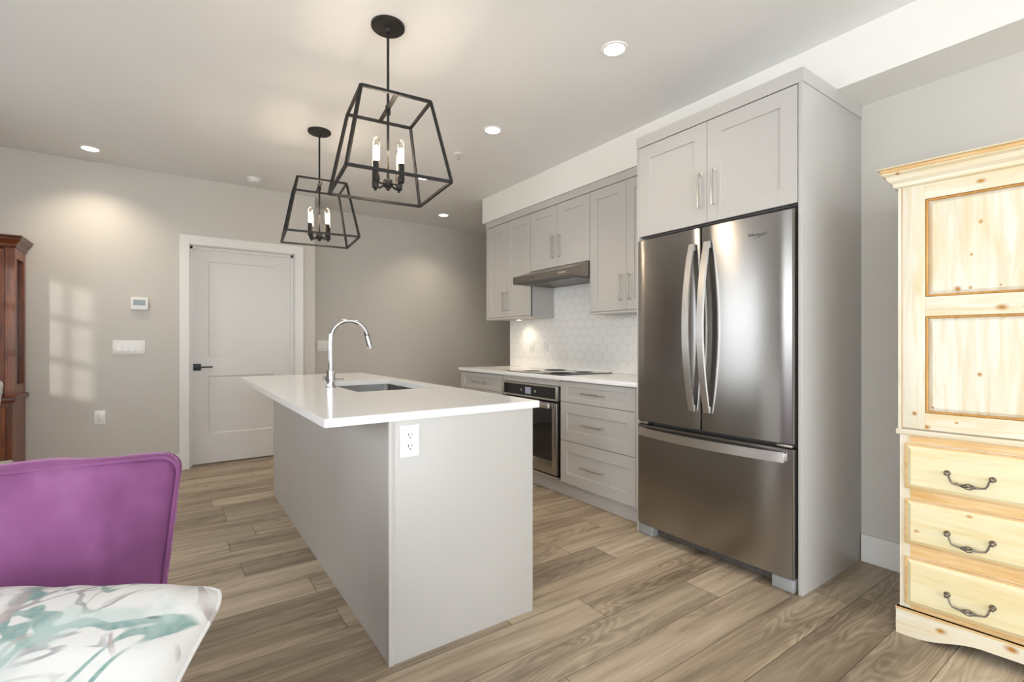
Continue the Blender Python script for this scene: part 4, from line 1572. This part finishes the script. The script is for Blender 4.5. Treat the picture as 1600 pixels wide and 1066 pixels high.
def purple_chair():
    t = thing('accent_chair', 'purple velvet armless chair at the lower left, seen from its front', 'chair', (-0.36, 1.42, 0))
    x0, x1 = -0.74, 0.00
    m = M['velvet']
    mb = MB()
    mb.box(x0, x1 - 0.02, 0.93, 1.93, 0.14, 0.285, 0.02, 3)
    build(mb, 'seat_frame', m, t)
    build(MB().box(x0, x1 - 0.02, 1.86, 1.97, 0.16, 0.72, 0.03, 3), 'back_frame', m, t)
    bm = box_cushion(0.74, 0.98 * 0.74, 0.15, 0.035, 0.004, 3.0)
    bmesh.ops.rotate(bm, verts=bm.verts, cent=(0, 0, 0), matrix=Matrix.Rotation(PI / 2, 3, 'X'))
    bmesh.ops.translate(bm, verts=bm.verts, vec=((x0 + x1) / 2 - 0.01, 1.30, 0.347))
    build(bm, 'seat_cushion', m, t, angle=80)
    # loose back cushion
    cw, ch, cth = 0.75, 0.46, 0.15
    bm = box_cushion(cw, ch, cth, 0.055, 0.012, 11.0, bul=0.035)
    mat4 = Matrix.Translation((-0.345, 1.765, 0.608)) @ Matrix.Rotation(math.radians(-3), 4, 'Z') @ Matrix.Rotation(math.radians(-6), 4, 'X')
    for v in bm.verts:
        v.co.x *= 1 - 0.13 * max(0.0, 0.5 - v.co.z / ch)
    # piping path on the undeformed cushion
    bmesh.ops.transform(bm, verts=bm.verts, matrix=mat4)
    bc = build(bm, 'back_cushion', m, t, angle=80)
    mb = MB()

    def ringpath(y, inset):
        pts = []
        r = 0.045
        W, H = cw / 2 - inset, ch / 2 - inset
        for cx, cz, a0 in ((W - r, H - r, 0), (-W + r, H - r, 90), (-W + r, -H + r, 180), (W - r, -H + r, 270)):
            for k in range(7):
                a = math.radians(a0 + 15 * k)
                px, pz = cx + r * math.cos(a), cz + r * math.sin(a)
                pz += 0.014 * (1 - min(1, abs(px) / (cw / 2)) ** 2.2) * (1 if pz > 0 else -1)
                pts.append(mat4 @ Vector((px * (1 - 0.13 * max(0.0, 0.5 - pz / ch)), y, pz)))
        # straight sides get extra points so that the seam follows the puffed edge
        out = []
        for p, q in zip(pts, pts[1:] + pts[:1]):
            out.append(p)
            L = (q - p).length
            for k in range(1, max(1, int(L / 0.03))):
                f = k / max(1, int(L / 0.03))
                s = p.lerp(q, f)
                out.append(s)
        out.append(pts[0])
        return out
    mb.tube(ringpath(-cth / 2 + 0.012, 0.006), 0.0052, 8)
    mb.tube(ringpath(cth / 2 - 0.012, 0.006), 0.0052, 8)
    build(mb, 'piping', m, bc)
    for x in (x0 + 0.06, x1 - 0.08):
        for y in (0.99, 1.90):
            build(MB().tube([(x, y, 0.165), (x, y, 0.0)], [0.024, 0.015], 14), 'leg', M['matte_black'], t)


def from_cam(R, w, z):
    c, s = math.cos(PSI), math.sin(PSI)
    return Vector((R * c + w * s, -R * s + w * c, z))


def pillow():
    W, H, TH = 0.56, 0.50, 0.13
    bm, grid = pillow_mesh(W, H, TH, corner=2.6, pinch=0.12, wr=0.009, seed=5.0)
    TR, TL = from_cam(-0.630, 1.10, 0.622), from_cam(-1.22, 1.11, 0.612)
    BR, BL = from_cam(-0.560, 0.68, 0.475), from_cam(-1.12, 0.68, 0.475)
    c0 = (TR + TL + BR + BL) / 4
    nrm = ((TR - TL).cross(TL - BL)).normalized()
    if nrm.z < 0:
        nrm = -nrm
    edge = []
    nx, ny = 36, 30

    def place(co):
        a, b = co.x / W * 2, co.z / H * 2
        a, b = a * (1 - 0.085 * abs(b) ** 7), b * (1 - 0.085 * abs(a) ** 7)
        u, v = a / 2 + 0.5, b / 2 + 0.5
        p = (BL * (1 - u) + BR * u) * (1 - v) + (TL * (1 - u) + TR * u) * v
        return p + nrm * (-co.y)
    ring = [grid[(-1, i, 0)] for i in range(nx)] + [grid[(-1, nx, j)] for j in range(ny)] + [grid[(-1, i, ny)] for i in range(nx, 0, -1)] + [grid[(-1, 0, j)] for j in range(ny, 0, -1)]
    for v in bm.verts:
        v.co = place(v.co)
    pts = [v.co.copy() for v in ring]
    pts.append(pts[0].copy())
    base = c0 - Vector((0, 0, 0.06))
    t = thing('throw_pillow', 'white throw pillow with grey and teal watercolour print on the purple chair', 'pillow', tuple(base))
    build(bm, 'cover', M['print'], t, angle=80)
    mb = MB()
    mb.tube(pts, 0.0048, 8)
    build(mb, 'piping', M['print'], t)


plate_things()
downlights()
pendant()
lower_cabinets()
cooktop()
oven()
upper_cabinets()
hood()
backsplash()
fridge_cabinet()
refrigerator()
island()
armoire()
china_cabinet()
dining_chair()
purple_chair()
pillow()
bpy.context.view_layer.update()
